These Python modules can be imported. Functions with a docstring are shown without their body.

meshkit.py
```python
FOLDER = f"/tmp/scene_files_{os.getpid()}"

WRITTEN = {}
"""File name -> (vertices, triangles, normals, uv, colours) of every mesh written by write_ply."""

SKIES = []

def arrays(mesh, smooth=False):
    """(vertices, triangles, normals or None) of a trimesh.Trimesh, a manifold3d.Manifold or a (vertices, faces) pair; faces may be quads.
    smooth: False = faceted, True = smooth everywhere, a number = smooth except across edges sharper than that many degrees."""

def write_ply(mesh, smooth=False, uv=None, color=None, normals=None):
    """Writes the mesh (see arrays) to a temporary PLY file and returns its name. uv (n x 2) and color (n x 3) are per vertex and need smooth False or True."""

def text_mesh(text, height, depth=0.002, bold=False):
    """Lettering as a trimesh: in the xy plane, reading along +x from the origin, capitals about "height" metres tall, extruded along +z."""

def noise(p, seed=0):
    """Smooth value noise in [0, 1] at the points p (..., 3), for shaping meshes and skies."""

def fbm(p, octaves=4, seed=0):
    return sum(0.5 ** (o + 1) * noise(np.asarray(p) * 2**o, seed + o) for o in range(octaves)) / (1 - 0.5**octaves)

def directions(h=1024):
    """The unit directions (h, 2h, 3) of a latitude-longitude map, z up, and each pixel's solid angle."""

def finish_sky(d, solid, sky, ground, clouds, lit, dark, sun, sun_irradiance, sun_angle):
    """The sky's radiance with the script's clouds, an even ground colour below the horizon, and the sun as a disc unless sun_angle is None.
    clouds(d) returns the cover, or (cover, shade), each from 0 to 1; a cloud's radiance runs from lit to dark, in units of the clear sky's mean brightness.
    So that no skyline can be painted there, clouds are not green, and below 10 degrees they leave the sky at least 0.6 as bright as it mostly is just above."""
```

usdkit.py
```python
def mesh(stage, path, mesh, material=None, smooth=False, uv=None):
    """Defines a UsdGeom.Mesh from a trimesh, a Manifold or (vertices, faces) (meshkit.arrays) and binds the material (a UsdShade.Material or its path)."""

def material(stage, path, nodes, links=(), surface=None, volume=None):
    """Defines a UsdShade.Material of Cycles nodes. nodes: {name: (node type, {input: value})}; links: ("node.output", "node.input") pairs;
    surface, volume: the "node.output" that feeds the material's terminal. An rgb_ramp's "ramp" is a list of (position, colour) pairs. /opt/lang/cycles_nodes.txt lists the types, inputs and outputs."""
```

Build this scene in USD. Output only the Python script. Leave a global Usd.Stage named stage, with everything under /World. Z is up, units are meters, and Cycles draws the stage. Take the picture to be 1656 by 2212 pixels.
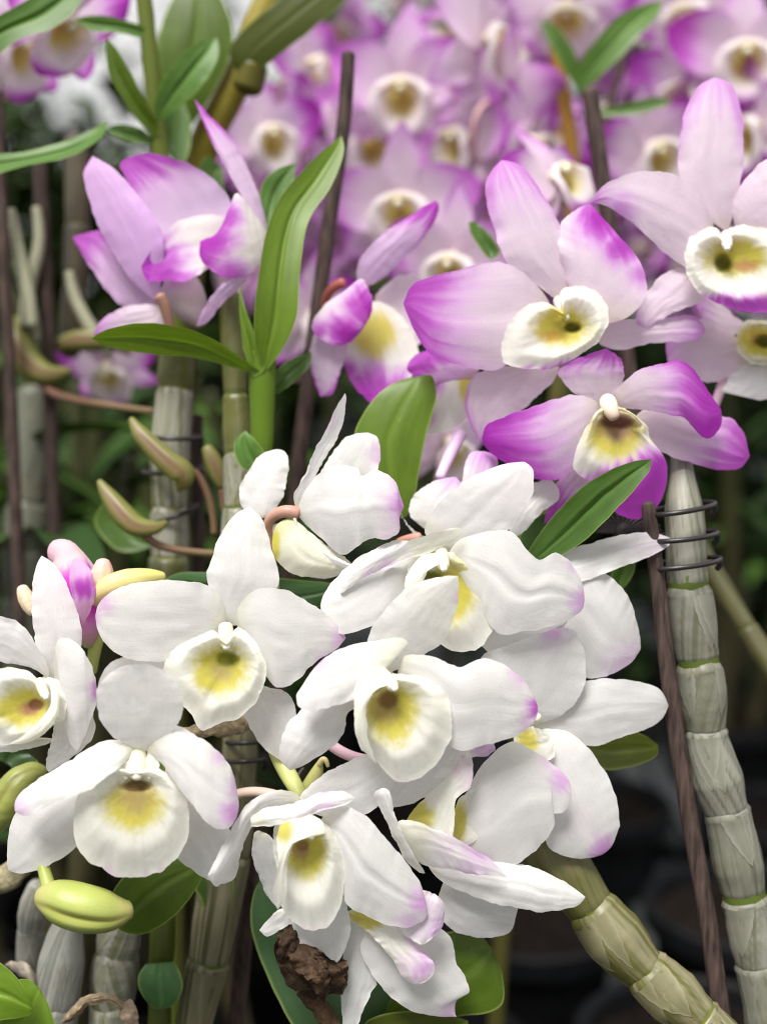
import math, numpy as np, usdkit, meshkit
from scipy.interpolate import Akima1DInterpolator
from pxr import Usd, UsdGeom, UsdLux, UsdShade, Gf, Sdf, Vt
stage = Usd.Stage.CreateInMemory()
UsdGeom.SetStageUpAxis(stage, UsdGeom.Tokens.z); UsdGeom.SetStageMetersPerUnit(stage, 1.0)
world = UsdGeom.Xform.Define(stage, '/World'); stage.SetDefaultPrim(world.GetPrim())
# ------------------------------------------------------------------ camera
CAM = np.array([0.0, 0.0, 0.50]); PITCH = math.radians(8.0); TX = 0.3075; FOCUS = 0.402
cam = UsdGeom.Camera.Define(stage, '/World/camera')
cam.AddTranslateOp().Set(Gf.Vec3d(*CAM)); cam.AddRotateXOp().Set(90 - math.degrees(PITCH))
FL = 30.0
cam.CreateFocalLengthAttr(FL); cam.CreateHorizontalApertureAttr(2 * TX * FL); cam.CreateVerticalApertureAttr(2 * TX * FL * 1024 / 766)
cam.CreateFStopAttr(2.95); cam.CreateFocusDistanceAttr(FOCUS); cam.CreateClippingRangeAttr(Gf.Vec2f(0.01, 200))
cam.CreateExposureAttr(0.5)
# ------------------------------------------------------------------ sky and sun (bright overcast through greenhouse shade)
SUN_EL, SUN_ROT = math.radians(62), math.radians(-155)
usdkit.material(stage, '/World/Looks/sky', {
    'tc': ('texture_coordinate', {}),
    'n': ('noise_texture', {'scale': 2.2, 'detail': 4}),
    'r': ('rgb_ramp', {'ramp': [(0.25, (0.82, 0.82, 0.82)), (0.6, (1, 1, 1))]}),
    'sky': ('sky_texture', {'sky_type': 'single_scattering', 'sun_disc': False, 'sun_elevation': SUN_EL, 'sun_rotation': SUN_ROT}),
    'sp': ('separate_xyz', {}), 'gr': ('map_range', {'from_min': 0.0, 'from_max': 1.0, 'to_min': 0.72, 'to_max': 1.0, 'clamp': True}),
    'ov': ('mix_color', {'blend_type': 'multiply', 'fac': 1.0, 'a': (10.0, 9.9, 9.7), 'use_clamp': False}),
    'mx': ('mix_color', {'use_clamp': False}),
    'bg': ('background_shader', {'strength': 0.085})},
    [('tc.generated', 'n.vector'), ('tc.generated', 'sp.vector'), ('sp.z', 'gr.value'), ('gr.result', 'ov.b'), ('ov.result', 'mx.b'), ('n.fac', 'r.fac'), ('sky.color', 'mx.a'), ('r.color', 'mx.fac'), ('mx.result', 'bg.color')], surface='bg.background')
dome = UsdLux.DomeLight.Define(stage, '/World/sky'); dome.CreateIntensityAttr(1.0)
UsdShade.MaterialBindingAPI.Apply(dome.GetPrim()).Bind(UsdShade.Material.Get(stage, '/World/Looks/sky'))
dome.GetPrim().SetCustomDataByKey('kind', 'structure')
sun = UsdLux.DistantLight.Define(stage, '/World/sun')
sun.CreateIntensityAttr(1.25); sun.CreateAngleAttr(24.0); sun.CreateNormalizeAttr(True) if hasattr(sun, 'CreateNormalizeAttr') else None
sun.GetPrim().CreateAttribute('inputs:normalize', Sdf.ValueTypeNames.Bool).Set(True)
sun.CreateColorAttr(Gf.Vec3f(1.0, 0.97, 0.93))
sd = np.array([math.sin(SUN_ROT) * math.cos(SUN_EL), math.cos(SUN_ROT) * math.cos(SUN_EL), math.sin(SUN_EL)])
sun.AddTransformOp().Set(Gf.Matrix4d().SetRotate(Gf.Rotation(Gf.Vec3d(0, 0, 1), Gf.Vec3d(*map(float, sd)))))
# ------------------------------------------------------------------ helpers
F_ = np.array([0, math.cos(PITCH), -math.sin(PITCH)]); U_ = np.array([0, math.sin(PITCH), math.cos(PITCH)]); R_ = np.array([1.0, 0, 0])
def D(x, y, d):
    """the point d millimetres beyond the plane of focus on the ray through a place of the photograph (1656 x 2211)"""
    x, y, z = np.asarray(x, float), np.asarray(y, float), 0.4 + np.asarray(d, float) / 1000
    k = TX * z / 828
    return CAM + z[..., None] * F_ + ((x - 828) * k)[..., None] * R_ + ((1105.5 - y) * k)[..., None] * U_
def pxm(d): return TX * (0.4 + d / 1000) / 828      # metres per pixel at depth d
def lin(r, g, b):
    c = np.array([r, g, b]) / 255.0
    return np.where(c < 0.04045, c / 12.92, ((c + 0.055) / 1.055) ** 2.4)
def ss(x, a=0.0, b=1.0):
    x = np.clip((np.asarray(x, float) - a) / (b - a), 0, 1); return x * x * (3 - 2 * x)
def mixc(a, b, m): return a * (1 - m[..., None]) + b * m[..., None]
used = {}
def numbered(path):
    n = used.get(path, 0); used[path] = n + 1
    return path if n == 0 else '%s_%03d' % (path, n)
def tag(p, label=None, cat=None, group=None, kind=None):
    for k, v in (('label', label), ('category', cat), ('group', group), ('kind', kind)):
        if v: p.SetCustomDataByKey(k, v)
    return p
class Thing:
    def __init__(s, name, label, cat, loc, group=None, kind=None):
        s.path = numbered('/World/' + name); s.loc = np.array(loc, float)
        x = UsdGeom.Xform.Define(stage, s.path); x.AddTranslateOp().Set(Gf.Vec3d(*map(float, loc)))
        tag(x.GetPrim(), label, cat, group, kind)
    def part(s, name, m, mat, parent=None, label=None):
        p = numbered((parent or s.path) + '/' + name)
        put(p, m, mat, s.loc); tag(stage.GetPrimAtPath(p), label)
        return p
def single(name, label, cat, m, mat, group=None, kind=None):
    p = numbered('/World/' + name); loc = m['v'].mean(0)
    q = put(p, m, mat, loc); q.AddTranslateOp().Set(Gf.Vec3d(*map(float, loc)))
    tag(q.GetPrim(), label, cat, group, kind)
def put(path, m, mat, loc):
    q = usdkit.mesh(stage, path, (m['v'] - loc, m['f']), '/World/Looks/' + mat, smooth=m.get('smooth', True), uv=m.get('uv'))
    q.CreateDoubleSidedAttr(True)
    if 'c' in m:
        UsdGeom.PrimvarsAPI(q).CreatePrimvar('Cd', Sdf.ValueTypeNames.Color3fArray, 'vertex').Set(Vt.Vec3fArray.FromNumpy(np.clip(m['c'], 0, 1).astype(np.float32)))
    return q
def join(*ms):
    out = {k: np.vstack([m[k] for m in ms]) for k in ('v', 'c', 'uv') if all(k in m for m in ms)}
    at = np.cumsum([0] + [len(m['v']) for m in ms]); out['f'] = np.vstack([m['f'] + a for m, a in zip(ms, at)])
    return out
def gridf(n, m, wrap=False):
    a = np.arange(n * m).reshape(n, m)
    if wrap: a = np.hstack([a, a[:, :1]])
    return np.stack([a[:-1, :-1], a[:-1, 1:], a[1:, 1:], a[1:, :-1]], -1).reshape(-1, 4)
def tri(f): return np.vstack([f[:, [0, 1, 2]], f[:, [0, 2, 3]]])
def smoothline(P, n):
    P = np.asarray(P, float)
    s = np.concatenate([[0], np.cumsum(np.maximum(np.linalg.norm(np.diff(P, axis=0), axis=1), 1e-9))])
    if len(P) == 2: return P[0] + (P[1] - P[0]) * np.linspace(0, 1, n)[:, None]
    dense = Akima1DInterpolator(s, P)(np.linspace(0, s[-1], 200))
    u = np.concatenate([[0], np.cumsum(np.linalg.norm(np.diff(dense, axis=0), axis=1))])
    return np.stack([np.interp(np.linspace(0, u[-1], n), u, dense[:, k]) for k in range(P.shape[1])], -1)
seedn = [0]
def rng_next():
    seedn[0] += 1; return np.random.default_rng(1000 + seedn[0])
# ---- colours
WHITE = np.array([0.80, 0.79, 0.775]); LILAC = np.array([0.70, 0.44, 0.73]); MID = np.array([0.52, 0.13, 0.56]); DEEP = np.array([0.37, 0.032, 0.40])
PINKW = np.array([0.75, 0.62, 0.72]); LIPW = np.array([0.82, 0.815, 0.74]); YEL = np.array([0.60, 0.53, 0.06]); BROWN = np.array([0.30, 0.17, 0.07])
CREAM = np.array([0.76, 0.71, 0.52]); GREENISH = np.array([0.60, 0.62, 0.27])
def purple(base, m):
    m = np.clip(m, 0, 1)
    c = mixc(base, LILAC, np.clip(m / 0.35, 0, 1)); c = mixc(c, MID, np.clip((m - 0.35) / 0.35, 0, 1)); return mixc(c, DEEP, np.clip((m - 0.7) / 0.3, 0, 1))
def loft(L, R, nt, ns, off):
    """rows between two edge curves in space; off(t, s) moves every point (metres) along a vector field"""
    s = np.linspace(-1, 1, ns); t = np.linspace(0, 1, nt)
    P = (L + R)[:, None] / 2 + (R - L)[:, None] / 2 * s[None, :, None]
    T, S = np.meshgrid(t, s, indexing='ij')
    return P, T, S
def surf_noise(T, S, g, a=3.0, b=9.0):
    return meshkit.fbm(np.stack([T * a + g.uniform(0, 50), S * b + g.uniform(0, 50), np.zeros_like(T)], -1), 3) - 0.5
def petal(base, L, tip, R, d, roll=0.0, cup=1.5, base_c=WHITE, pur=None, edge=0.0, blobs=(), yel=(), frill=0.5, und=1.0, crease=0.3, nt=56, ns=29, gb=0.25, wob=1.0, nick=1.0, purp=None):
    """a petal or sepal between its two traced edges; d: depths (mm) along it, roll: right edge farther (mm), cup > 0: hollow towards the camera"""
    g = rng_next(); purp = (base_c[1] < 0.72 * base_c[0] + 0.13 or base_c[2] > 0.85 * base_c[0] and base_c[1] < 0.9 * base_c[0]) if purp is None else purp
    R = [np.array(q, float) for q in R]; b_, t_ = np.array(base, float), np.array(tip, float)
    if np.hypot(*(R[0] - t_)) + np.hypot(*(R[-1] - b_)) < np.hypot(*(R[0] - b_)) + np.hypot(*(R[-1] - t_)): R = R[::-1]
    l = smoothline([base] + list(L) + [tip], nt); r = smoothline([base] + R + [tip], nt)
    t = np.linspace(0, 1, nt); s = np.linspace(-1, 1, ns)
    s = np.sign(s) * np.abs(s) ** 0.85
    for e in (l, r):
        w = wob * (meshkit.fbm(np.stack([t * 9 + g.uniform(0, 90), 0 * t, 0 * t], -1), 3) - 0.5) * 7 * np.sin(math.pi * t) ** 0.5
        w = w + wob * nick * (meshkit.fbm(np.stack([t * 34 + g.uniform(0, 90), 0 * t, 0 * t], -1), 2) - 0.5) * 3 * np.sin(math.pi * t) ** 0.5
        tg = np.gradient(e, axis=0); nn = np.stack([-tg[:, 1], tg[:, 0]], -1); nn /= np.linalg.norm(nn, axis=1, keepdims=True) + 1e-9
        e += nn * w[:, None]
    T, S = np.meshgrid(t, s, indexing='ij')
    xy = (l + r)[:, None] / 2 + (r - l)[:, None] / 2 * S[..., None]
    dk = np.asarray(d, float); dep = np.interp(t, np.linspace(0, 1, len(dk)), dk) if len(dk) < 3 else Akima1DInterpolator(np.linspace(0, 1, len(dk)), dk)(t)
    wid = np.linalg.norm(r - l, axis=1); wn = wid / max(wid.max(), 1)
    z = dep[:, None] + roll / 2 * S * wn[:, None]
    z = z + 0.6 * cup * (1 - np.abs(S) ** 1.7) * wn[:, None]
    z = z + crease * np.exp(-(S / 0.10) ** 2) * wn[:, None] * np.sin(math.pi * np.clip(T * 0.9 + 0.05, 0, 1))
    ph = g.uniform(0, 6.3, 4)
    fz = lambda k, q: (meshkit.fbm(np.stack([T * k + q, 0 * T, 0 * T], -1), 3, seed=seedn[0]) - 0.5) * 4.5
    fr = np.where(S < 0, fz(5.5, ph[0] * 9), fz(5.5, ph[2] * 9 + 70)) + 0.5 * np.where(S < 0, fz(13, ph[1] * 9), fz(13, ph[3] * 9 + 70))
    z = z + frill * fr * np.abs(S) ** 3 * np.sin(math.pi * T) ** 0.6
    z = z + und * 1.7 * surf_noise(T, S, g, 2.0, 1.2) * wn[:, None] + und * 0.22 * surf_noise(T, S, g, 7, 4) * wn[:, None]
    V = D(xy[..., 0], xy[..., 1], z)
    ax = np.array(tip, float) - np.array(base, float); tp = np.clip(((xy - np.array(base)) @ ax) / (ax @ ax), 0, 1.15)
    streak = surf_noise(T, S, g, 1.2, 7); gx, gy = g.uniform(0, 50, 2)
    grain = meshkit.fbm(np.stack([xy[..., 0] / 15 + gx, xy[..., 1] / 15 + gy, 0 * T], -1), 3) - 0.5
    streak = 0.8 * streak + 0.15 * grain
    c = np.broadcast_to(base_c, xy.shape[:2] + (3,)).copy()
    c *= (1 + 0.05 * surf_noise(T, S, g, 5, 4) + 0.05 * grain)[..., None]
    c = mixc(c, GREENISH, gb * (1 - ss(tp, 0.0, 0.16)))
    m = np.zeros(T.shape)
    if pur: m = pur[2] * ss(tp + 0.35 * streak + edge * np.abs(S) ** 3, pur[0], pur[1])
    for bx, by, br, bs in blobs:
        q = np.hypot(xy[..., 0] - bx, xy[..., 1] - by) / br
        m = np.maximum(m, bs * (1 - ss(q + (0.45 * streak + 0.08 * grain if purp else 0.5 * streak + 0.4 * grain), 0.1, 1.0)) * (1 if purp else 0.35 + 0.65 * np.maximum(np.abs(S) ** 3, ss(tp, 0.8, 1.0))))
    c = purple(c, m)
    for yx, yy, yw, yh in yel:
        q = np.hypot((xy[..., 0] - yx) / yw, (xy[..., 1] - yy) / yh); c = mixc(c, YEL, 0.9 * (1 - ss(q + 0.5 * streak, 0.5, 1.1)))
    pm = pxm(dep.mean()) * 1000
    uv = np.stack([S * wid[:, None] / 2 * pm + g.uniform(0, 100), T * np.linalg.norm(np.diff(l, axis=0), axis=1).sum() * pm + g.uniform(0, 100)], -1)
    return dict(v=V.reshape(-1, 3), f=tri(gridf(nt, ns)), c=c.reshape(-1, 3), uv=uv.reshape(-1, 2))
def lip(center, outline, d, deep=4.0, yel=None, brown=None, pur=None, side=-1.5, bot=0.0, curl=2.0, white=LIPW, nr=40, na=150, ruffle=0.32, purdir=(0, 1), hole=None, hole_c=(0.10, 0.105, 0.012), ymax=0.95, dish=4.5):
    """the lip: a ruffled rim traced around a shallow dish with the deep throat in it; hole: (x, y, half width, half height)"""
    g = rng_next(); hx, hy, hw, hh = hole or (*center, 22, 16); cx, cy = hx, hy
    o = np.asarray(outline, float); o = np.vstack([o, o[:1]])
    seg = np.concatenate([np.linspace(a, b, 30, endpoint=False) for a, b in zip(o[:-1], o[1:])])
    ang = np.arctan2(seg[:, 1] - cy, seg[:, 0] - cx); rad = np.hypot(seg[:, 1] - cy, seg[:, 0] - cx)
    k = np.argsort(ang); ph = np.linspace(-math.pi, math.pi, na, endpoint=False)
    r = np.interp(ph, ang[k], rad[k], period=2 * math.pi)
    kern = np.array([1, 3, 4, 3, 1]) / 12.0
    r = sum(np.roll(r, j - 2) * kern[j] for j in range(5))
    rin = np.minimum(1 / np.sqrt((np.cos(ph) / hw) ** 2 + (np.sin(ph) / hh) ** 2), r * 0.8)
    H = 0.22; rho = np.linspace(0, 1, nr)
    RH, PH = np.meshgrid(rho, ph, indexing='ij')
    wav = meshkit.fbm(np.stack([np.cos(PH) * 4 + g.uniform(0, 50), np.sin(PH) * 4 + g.uniform(0, 50), RH * 1.5], -1), 3) - 0.5
    fine = meshkit.fbm(np.stack([np.cos(PH) * 15 + g.uniform(0, 50), np.sin(PH) * 15 + g.uniform(0, 50), RH * 2], -1), 3) - 0.5
    E = np.clip((RH - H) / (1 - H), 0, 1)
    o1, o2 = g.uniform(0, 50, 2)
    rr = np.where(RH < H, rin[None] * RH / H, rin[None] + (r - rin)[None] * E) * (1 + 0.07 * wav * RH ** 3 + 0.04 * fine * RH ** 6)
    x = cx + rr * np.cos(PH); y = cy + rr * np.sin(PH)
    z = d + dish * (1 - ss(E, 0.0, 0.72)) + deep * (1 - ss(RH, 0.35 * H, H * 1.25)) + curl * ss(E, 0.62, 1.0) + side * np.cos(PH) ** 2 * E ** 1.5 + bot * np.clip(np.sin(PH), 0, 1) * E ** 2
    z = z + ruffle * E ** 4 * (np.sin(7 * PH + g.uniform(0, 6)) * (0.4 + wav * 2) + 0.5 * np.sin(13 * PH + g.uniform(0, 6)) * (0.3 + 2 * wav)) + 1.6 * wav * E + 0.4 * fine * E ** 2
    c = np.broadcast_to(white, x.shape + (3,)).copy() * (1 + 0.07 * wav)[..., None]
    if pur:
        q = ((x - cx) * purdir[0] + (y - cy) * purdir[1]) / pur[3]
        c = purple(c, pur[2] * ss(q + 0.25 * wav + 0.25 * fine, pur[0], pur[1]))
    grain = meshkit.fbm(np.stack([x / 11 + o1, y / 11 + o2, 0 * x], -1), 3) - 0.5
    ye = yel or (cx, cy, r.mean() * 0.55, r.mean() * 0.55)
    q = np.hypot((x - ye[0]) / ye[2], (y - ye[1]) / ye[3]); c = mixc(c, YEL, ymax * (1 - ss(q + 0.32 * grain + 0.12 * fine + 0.2 * wav, 0.52, 1.15)))
    if brown:
        q = np.hypot((x - brown[0]) / brown[2], (y - brown[1]) / brown[3]); c = mixc(c, brown[4] if len(brown) > 4 else BROWN, 0.85 * (1 - ss(q + 0.5 * grain + 0.15 * fine, 0.25, 1.2)))
    c = mixc(c, np.array(hole_c), 0.9 * (1 - ss(RH + 0.05 * grain, 0.62 * H, 1.2 * H)))
    pm = pxm(d) * 1000
    uv = np.stack([PH * 9, RH * r.mean() * pm], -1)
    f = gridf(nr, na, wrap=True)
    return dict(v=D(x, y, z).reshape(-1, 3), f=tri(f), c=c.reshape(-1, 3), uv=uv.reshape(-1, 2))
def tube3(P, rad, c=None, n=40, k=14, caps=True, flat=1.0, rough=0.0, fn=None, seed=0):
    """a tube through points in space; rad: radii (m); c: colours along it; fn(t, angle, P) may change the radius and fn2 the colour"""
    P = smoothline(P, n); rad = np.interp(np.linspace(0, 1, n), np.linspace(0, 1, len(rad)), rad) if len(rad) < 3 else np.maximum(Akima1DInterpolator(np.linspace(0, 1, len(rad)), rad)(np.linspace(0, 1, n)), 1e-5)
    tg = np.gradient(P, axis=0); tg /= np.linalg.norm(tg, axis=1, keepdims=True) + 1e-12
    a = np.cross(tg, F_); a /= np.linalg.norm(a, axis=1, keepdims=True) + 1e-9; b = np.cross(tg, a)
    if caps:
        e = [rad[0] * x for x in (0.02, 0.5, 0.85)]; h = [rad[-1] * x for x in (0.85, 0.5, 0.02)]
        P = np.vstack([P[0] - tg[0] * rad[0] * np.array([0.6, 0.5, 0.3])[:, None], P, P[-1] + tg[-1] * rad[-1] * np.array([0.3, 0.5, 0.6])[:, None]])
        rad = np.concatenate([e, rad, h]); a = np.vstack([a[[0] * 3], a, a[[-1] * 3]]); b = np.vstack([b[[0] * 3], b, b[[-1] * 3]])
    N = len(P); th = np.linspace(0, 2 * math.pi, k, endpoint=False); T, A = np.meshgrid(np.linspace(0, 1, N), th, indexing='ij')
    rr = rad[:, None] * np.ones_like(A)
    if rough: rr = rr * (1 + rough * (meshkit.fbm(np.stack([np.cos(A) * 2 + seed * 7, np.sin(A) * 2, T * N / 4], -1), 3) - 0.5))
    if fn is not None: rr = rr * fn(T, A)
    V = P[:, None] + a[:, None] * (rr * np.cos(A))[..., None] + b[:, None] * (rr * np.sin(A) * flat)[..., None]
    out = dict(v=V.reshape(-1, 3), f=tri(gridf(N, k, wrap=True)))
    L = np.linalg.norm(np.diff(P, axis=0), axis=1).sum() * 1000
    out['uv'] = np.stack([A * rad.mean() * 1000, T * L], -1).reshape(-1, 2)
    if c is not None:
        c = np.asarray(c, float)
        if callable(c): pass
        cc = np.broadcast_to(c, (N, k, 3)) if c.ndim == 1 else np.stack([np.interp(T, np.linspace(0, 1, len(c)), c[:, j]) for j in range(3)], -1)
        out['c'] = cc.reshape(-1, 3).copy()
    out['TA'] = (T, A)
    return out
def tube(pts, hw, c=None, **kw):
    """pts: (x, y, depth) places; hw: half widths in pixels of the photograph"""
    p = np.array(pts, float); P = D(p[:, 0], p[:, 1], p[:, 2])
    h = np.interp(np.linspace(0, 1, len(p)), np.linspace(0, 1, len(hw)), hw)
    return tube3(P, np.array([a * pxm(z) for a, z in zip(h, p[:, 2])]), c, **kw)
# ------------------------------------------------------------------ materials
def tissue(name, rough, spec, trans, bump, vein=(1.6, 0.12), fine=6.0, tint=(1, 1, 1), coat=0.0, lo=0.93, spot=(0.80, 0.68, 0.55), spot_at=0.70):
    usdkit.material(stage, '/World/Looks/' + name, {
        'a': ('attribute', {'attribute': 'Cd'}), 'tc': ('texture_coordinate', {}),
        'm1': ('mapping', {'scale': (vein[0], vein[1], 1)}), 'n1': ('noise_texture', {'scale': 1.0, 'detail': 3}),
        'm2': ('mapping', {'scale': (fine * 0.3, fine * 0.22, 1)}), 'n2': ('noise_texture', {'scale': 1.0, 'detail': 3}),
        'h': ('mix_float', {'fac': 0.55}),
        'r': ('rgb_ramp', {'ramp': [(0.36, (lo, lo, lo)), (0.53, (1, 1, 1)), (0.75, (1.0, 1.0, 1.0))]}),
        'm3': ('mapping', {'scale': (0.42, 0.36, 1)}), 'n3': ('noise_texture', {'scale': 1.0, 'detail': 4, 'roughness': 0.65}), 'r3': ('rgb_ramp', {'ramp': [(spot_at, (1, 1, 1)), (spot_at + 0.05, spot)]}), 'cs': ('mix_color', {'blend_type': 'multiply', 'fac': 1.0}),
        'cm': ('mix_color', {'blend_type': 'multiply', 'fac': 1.0}),
        'bp': ('bump', {'strength': bump, 'distance': 0.0006}),
        'p': ('principled_bsdf', {'roughness': rough, 'specular_ior_level': spec, 'coat_weight': coat, 'coat_roughness': 0.25}),
        'tm': ('mix_color', {'blend_type': 'multiply', 'fac': 1.0, 'b': tint}),
        't': ('translucent_bsdf', {}), 'mx': ('mix_closure', {'fac': trans})},
        [('tc.UV', 'm1.vector'), ('tc.UV', 'm2.vector'), ('m1.vector', 'n1.vector'), ('m2.vector', 'n2.vector'), ('n1.fac', 'h.a'), ('n2.fac', 'h.b'), ('h.result', 'bp.height'),
         ('h.result', 'r.fac'), ('tc.UV', 'm3.vector'), ('m3.vector', 'n3.vector'), ('n3.fac', 'r3.fac'), ('a.color', 'cs.a'), ('r3.color', 'cs.b'), ('cs.result', 'cm.a'), ('r.color', 'cm.b'), ('cm.result', 'p.base_color'), ('bp.normal', 'p.normal'), ('bp.normal', 't.normal'), ('cm.result', 'tm.a'), ('tm.result', 't.color'),
         ('p.BSDF', 'mx.closure1'), ('t.BSDF', 'mx.closure2')], surface='mx.closure')
tissue('petal_tissue', 0.55, 0.22, 0.50, 0.15, vein=(1.5, 0.07), fine=5.0, lo=0.935)
tissue('column_tissue', 0.45, 0.35, 0.15, 0.1)
tissue('leaf_tissue', 0.42, 0.28, 0.25, 0.08, vein=(1.2, 0.05), tint=(1.2, 1.25, 0.5), spot=(1.5, 1.35, 1.6), spot_at=0.64)
tissue('foliage_tissue', 0.7, 0.08, 0.10, 0.2, vein=(1.2, 0.05), tint=(1.2, 1.25, 0.5))
tissue('bud_tissue', 0.42, 0.4, 0.10, 0.15)
tissue('cane_tissue', 0.45, 0.35, 0.0, 0.08, vein=(2.2, 0.05))
tissue('dry_tissue', 0.75, 0.2, 0.05, 0.9, vein=(2.0, 0.3))
def plain(name, c, rough, spec=0.4, bump=0.3, scale=400.0, var=0.25, dist=0.0005, stretch=(1, 1, 1)):
    usdkit.material(stage, '/World/Looks/' + name, {
        'g': ('geometry', {}), 'mp': ('mapping', {'scale': stretch}), 'n': ('noise_texture', {'scale': scale, 'detail': 4}),
        'r': ('rgb_ramp', {'ramp': [(0.3, tuple(np.array(c) * (1 - var))), (0.7, tuple(np.minimum(np.array(c) * (1 + var), 1)))]}),
        'bp': ('bump', {'strength': bump, 'distance': dist}), 'p': ('principled_bsdf', {'roughness': rough, 'specular_ior_level': spec})},
        [('g.position', 'mp.vector'), ('mp.vector', 'n.vector'), ('n.fac', 'r.fac'), ('n.fac', 'bp.height'), ('r.color', 'p.base_color'), ('bp.normal', 'p.normal')], surface='p.BSDF')
plain('stake_bark', (0.050, 0.033, 0.028), 0.7, 0.2, 0.8, 700, 0.6, 0.0004, (1, 1, 0.12))
plain('wire_plastic', (0.014, 0.011, 0.011), 0.4, 0.5, 0.1)
plain('pot_plastic', (0.006, 0.0065, 0.0075), 0.6, 0.10, 0.15, 60, 0.3)
plain('bark_mix', (0.008, 0.006, 0.005), 0.95, 0.05, 1.0, 120, 0.6, 0.004)
plain('ground_cloth', (0.030, 0.033, 0.036), 0.85, 0.10, 0.6, 260, 0.4, 0.001)
plain('tray_plastic', (0.05, 0.054, 0.057), 0.45, 0.5, 0.2, 90, 0.3)
# ------------------------------------------------------------------ flowers
def flower(name, label, at, d, parts, group=None, cat='orchid flower'):
    t = Thing(name, label, cat, D(at[0], at[1], d), group)
    if not any(p[0] == 'pedicel' for p in parts):
        parts = parts + [('pedicel', tube([(at[0], at[1] + 6, d + 11), (at[0] + 6, at[1] + 20, d + 20), (at[0] + 14, at[1] + 60, d + 30)], [11, 9, 8], [np.array([0.5, 0.44, 0.3]), np.array([0.42, 0.36, 0.18])], n=16, k=12))]
    last = {}
    for p in parts:
        nm, m = p[0], p[1]
        mat = 'column_tissue' if nm in ('column', 'anther_cap', 'pedicel', 'ovary') else 'petal_tissue'
        par = last.get(p[2]) if len(p) > 2 else None
        last[nm] = t.part(nm, m, mat, par)
    return t
def column(p0, p1, hw, d0, d1, c=CREAM, cap=True, k=1.0):
    """the column above the throat and its rounded anther cap"""
    mid = ((p0[0] + p1[0]) / 2, (p0[1] + p1[1]) / 2, (d0 + d1) / 2)
    out = [('column', tube([(p0[0], p0[1], d0), mid, (p1[0], p1[1], d1)], [hw * 0.9, hw, hw * 0.85], [c, c * 1.02, np.minimum(c * 1.12, 0.85)], n=16, k=16))]
    if cap:
        v = np.array(p1, float) - np.array(p0, float); v /= np.linalg.norm(v) + 1e-9
        q0, q1 = np.array(p1) - v * hw * 0.3, np.array(p1) + v * hw * 0.45 * k
        out.append(('anther_cap', tube([(*q0, d1 - 0.6), (*q1, d1 - 1.2)], [hw * 0.66, hw * 0.5], np.array([0.82, 0.79, 0.70]), n=8, k=14), 'column'))
    return out
WP = (0.86, 1.08, 0.55)          # the faint purple tips of the white flowers
P, WF, PF = petal, 'white_orchid_flower', 'purple_orchid_flower'
GW = np.array([0.76, 0.755, 0.745])
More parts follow.
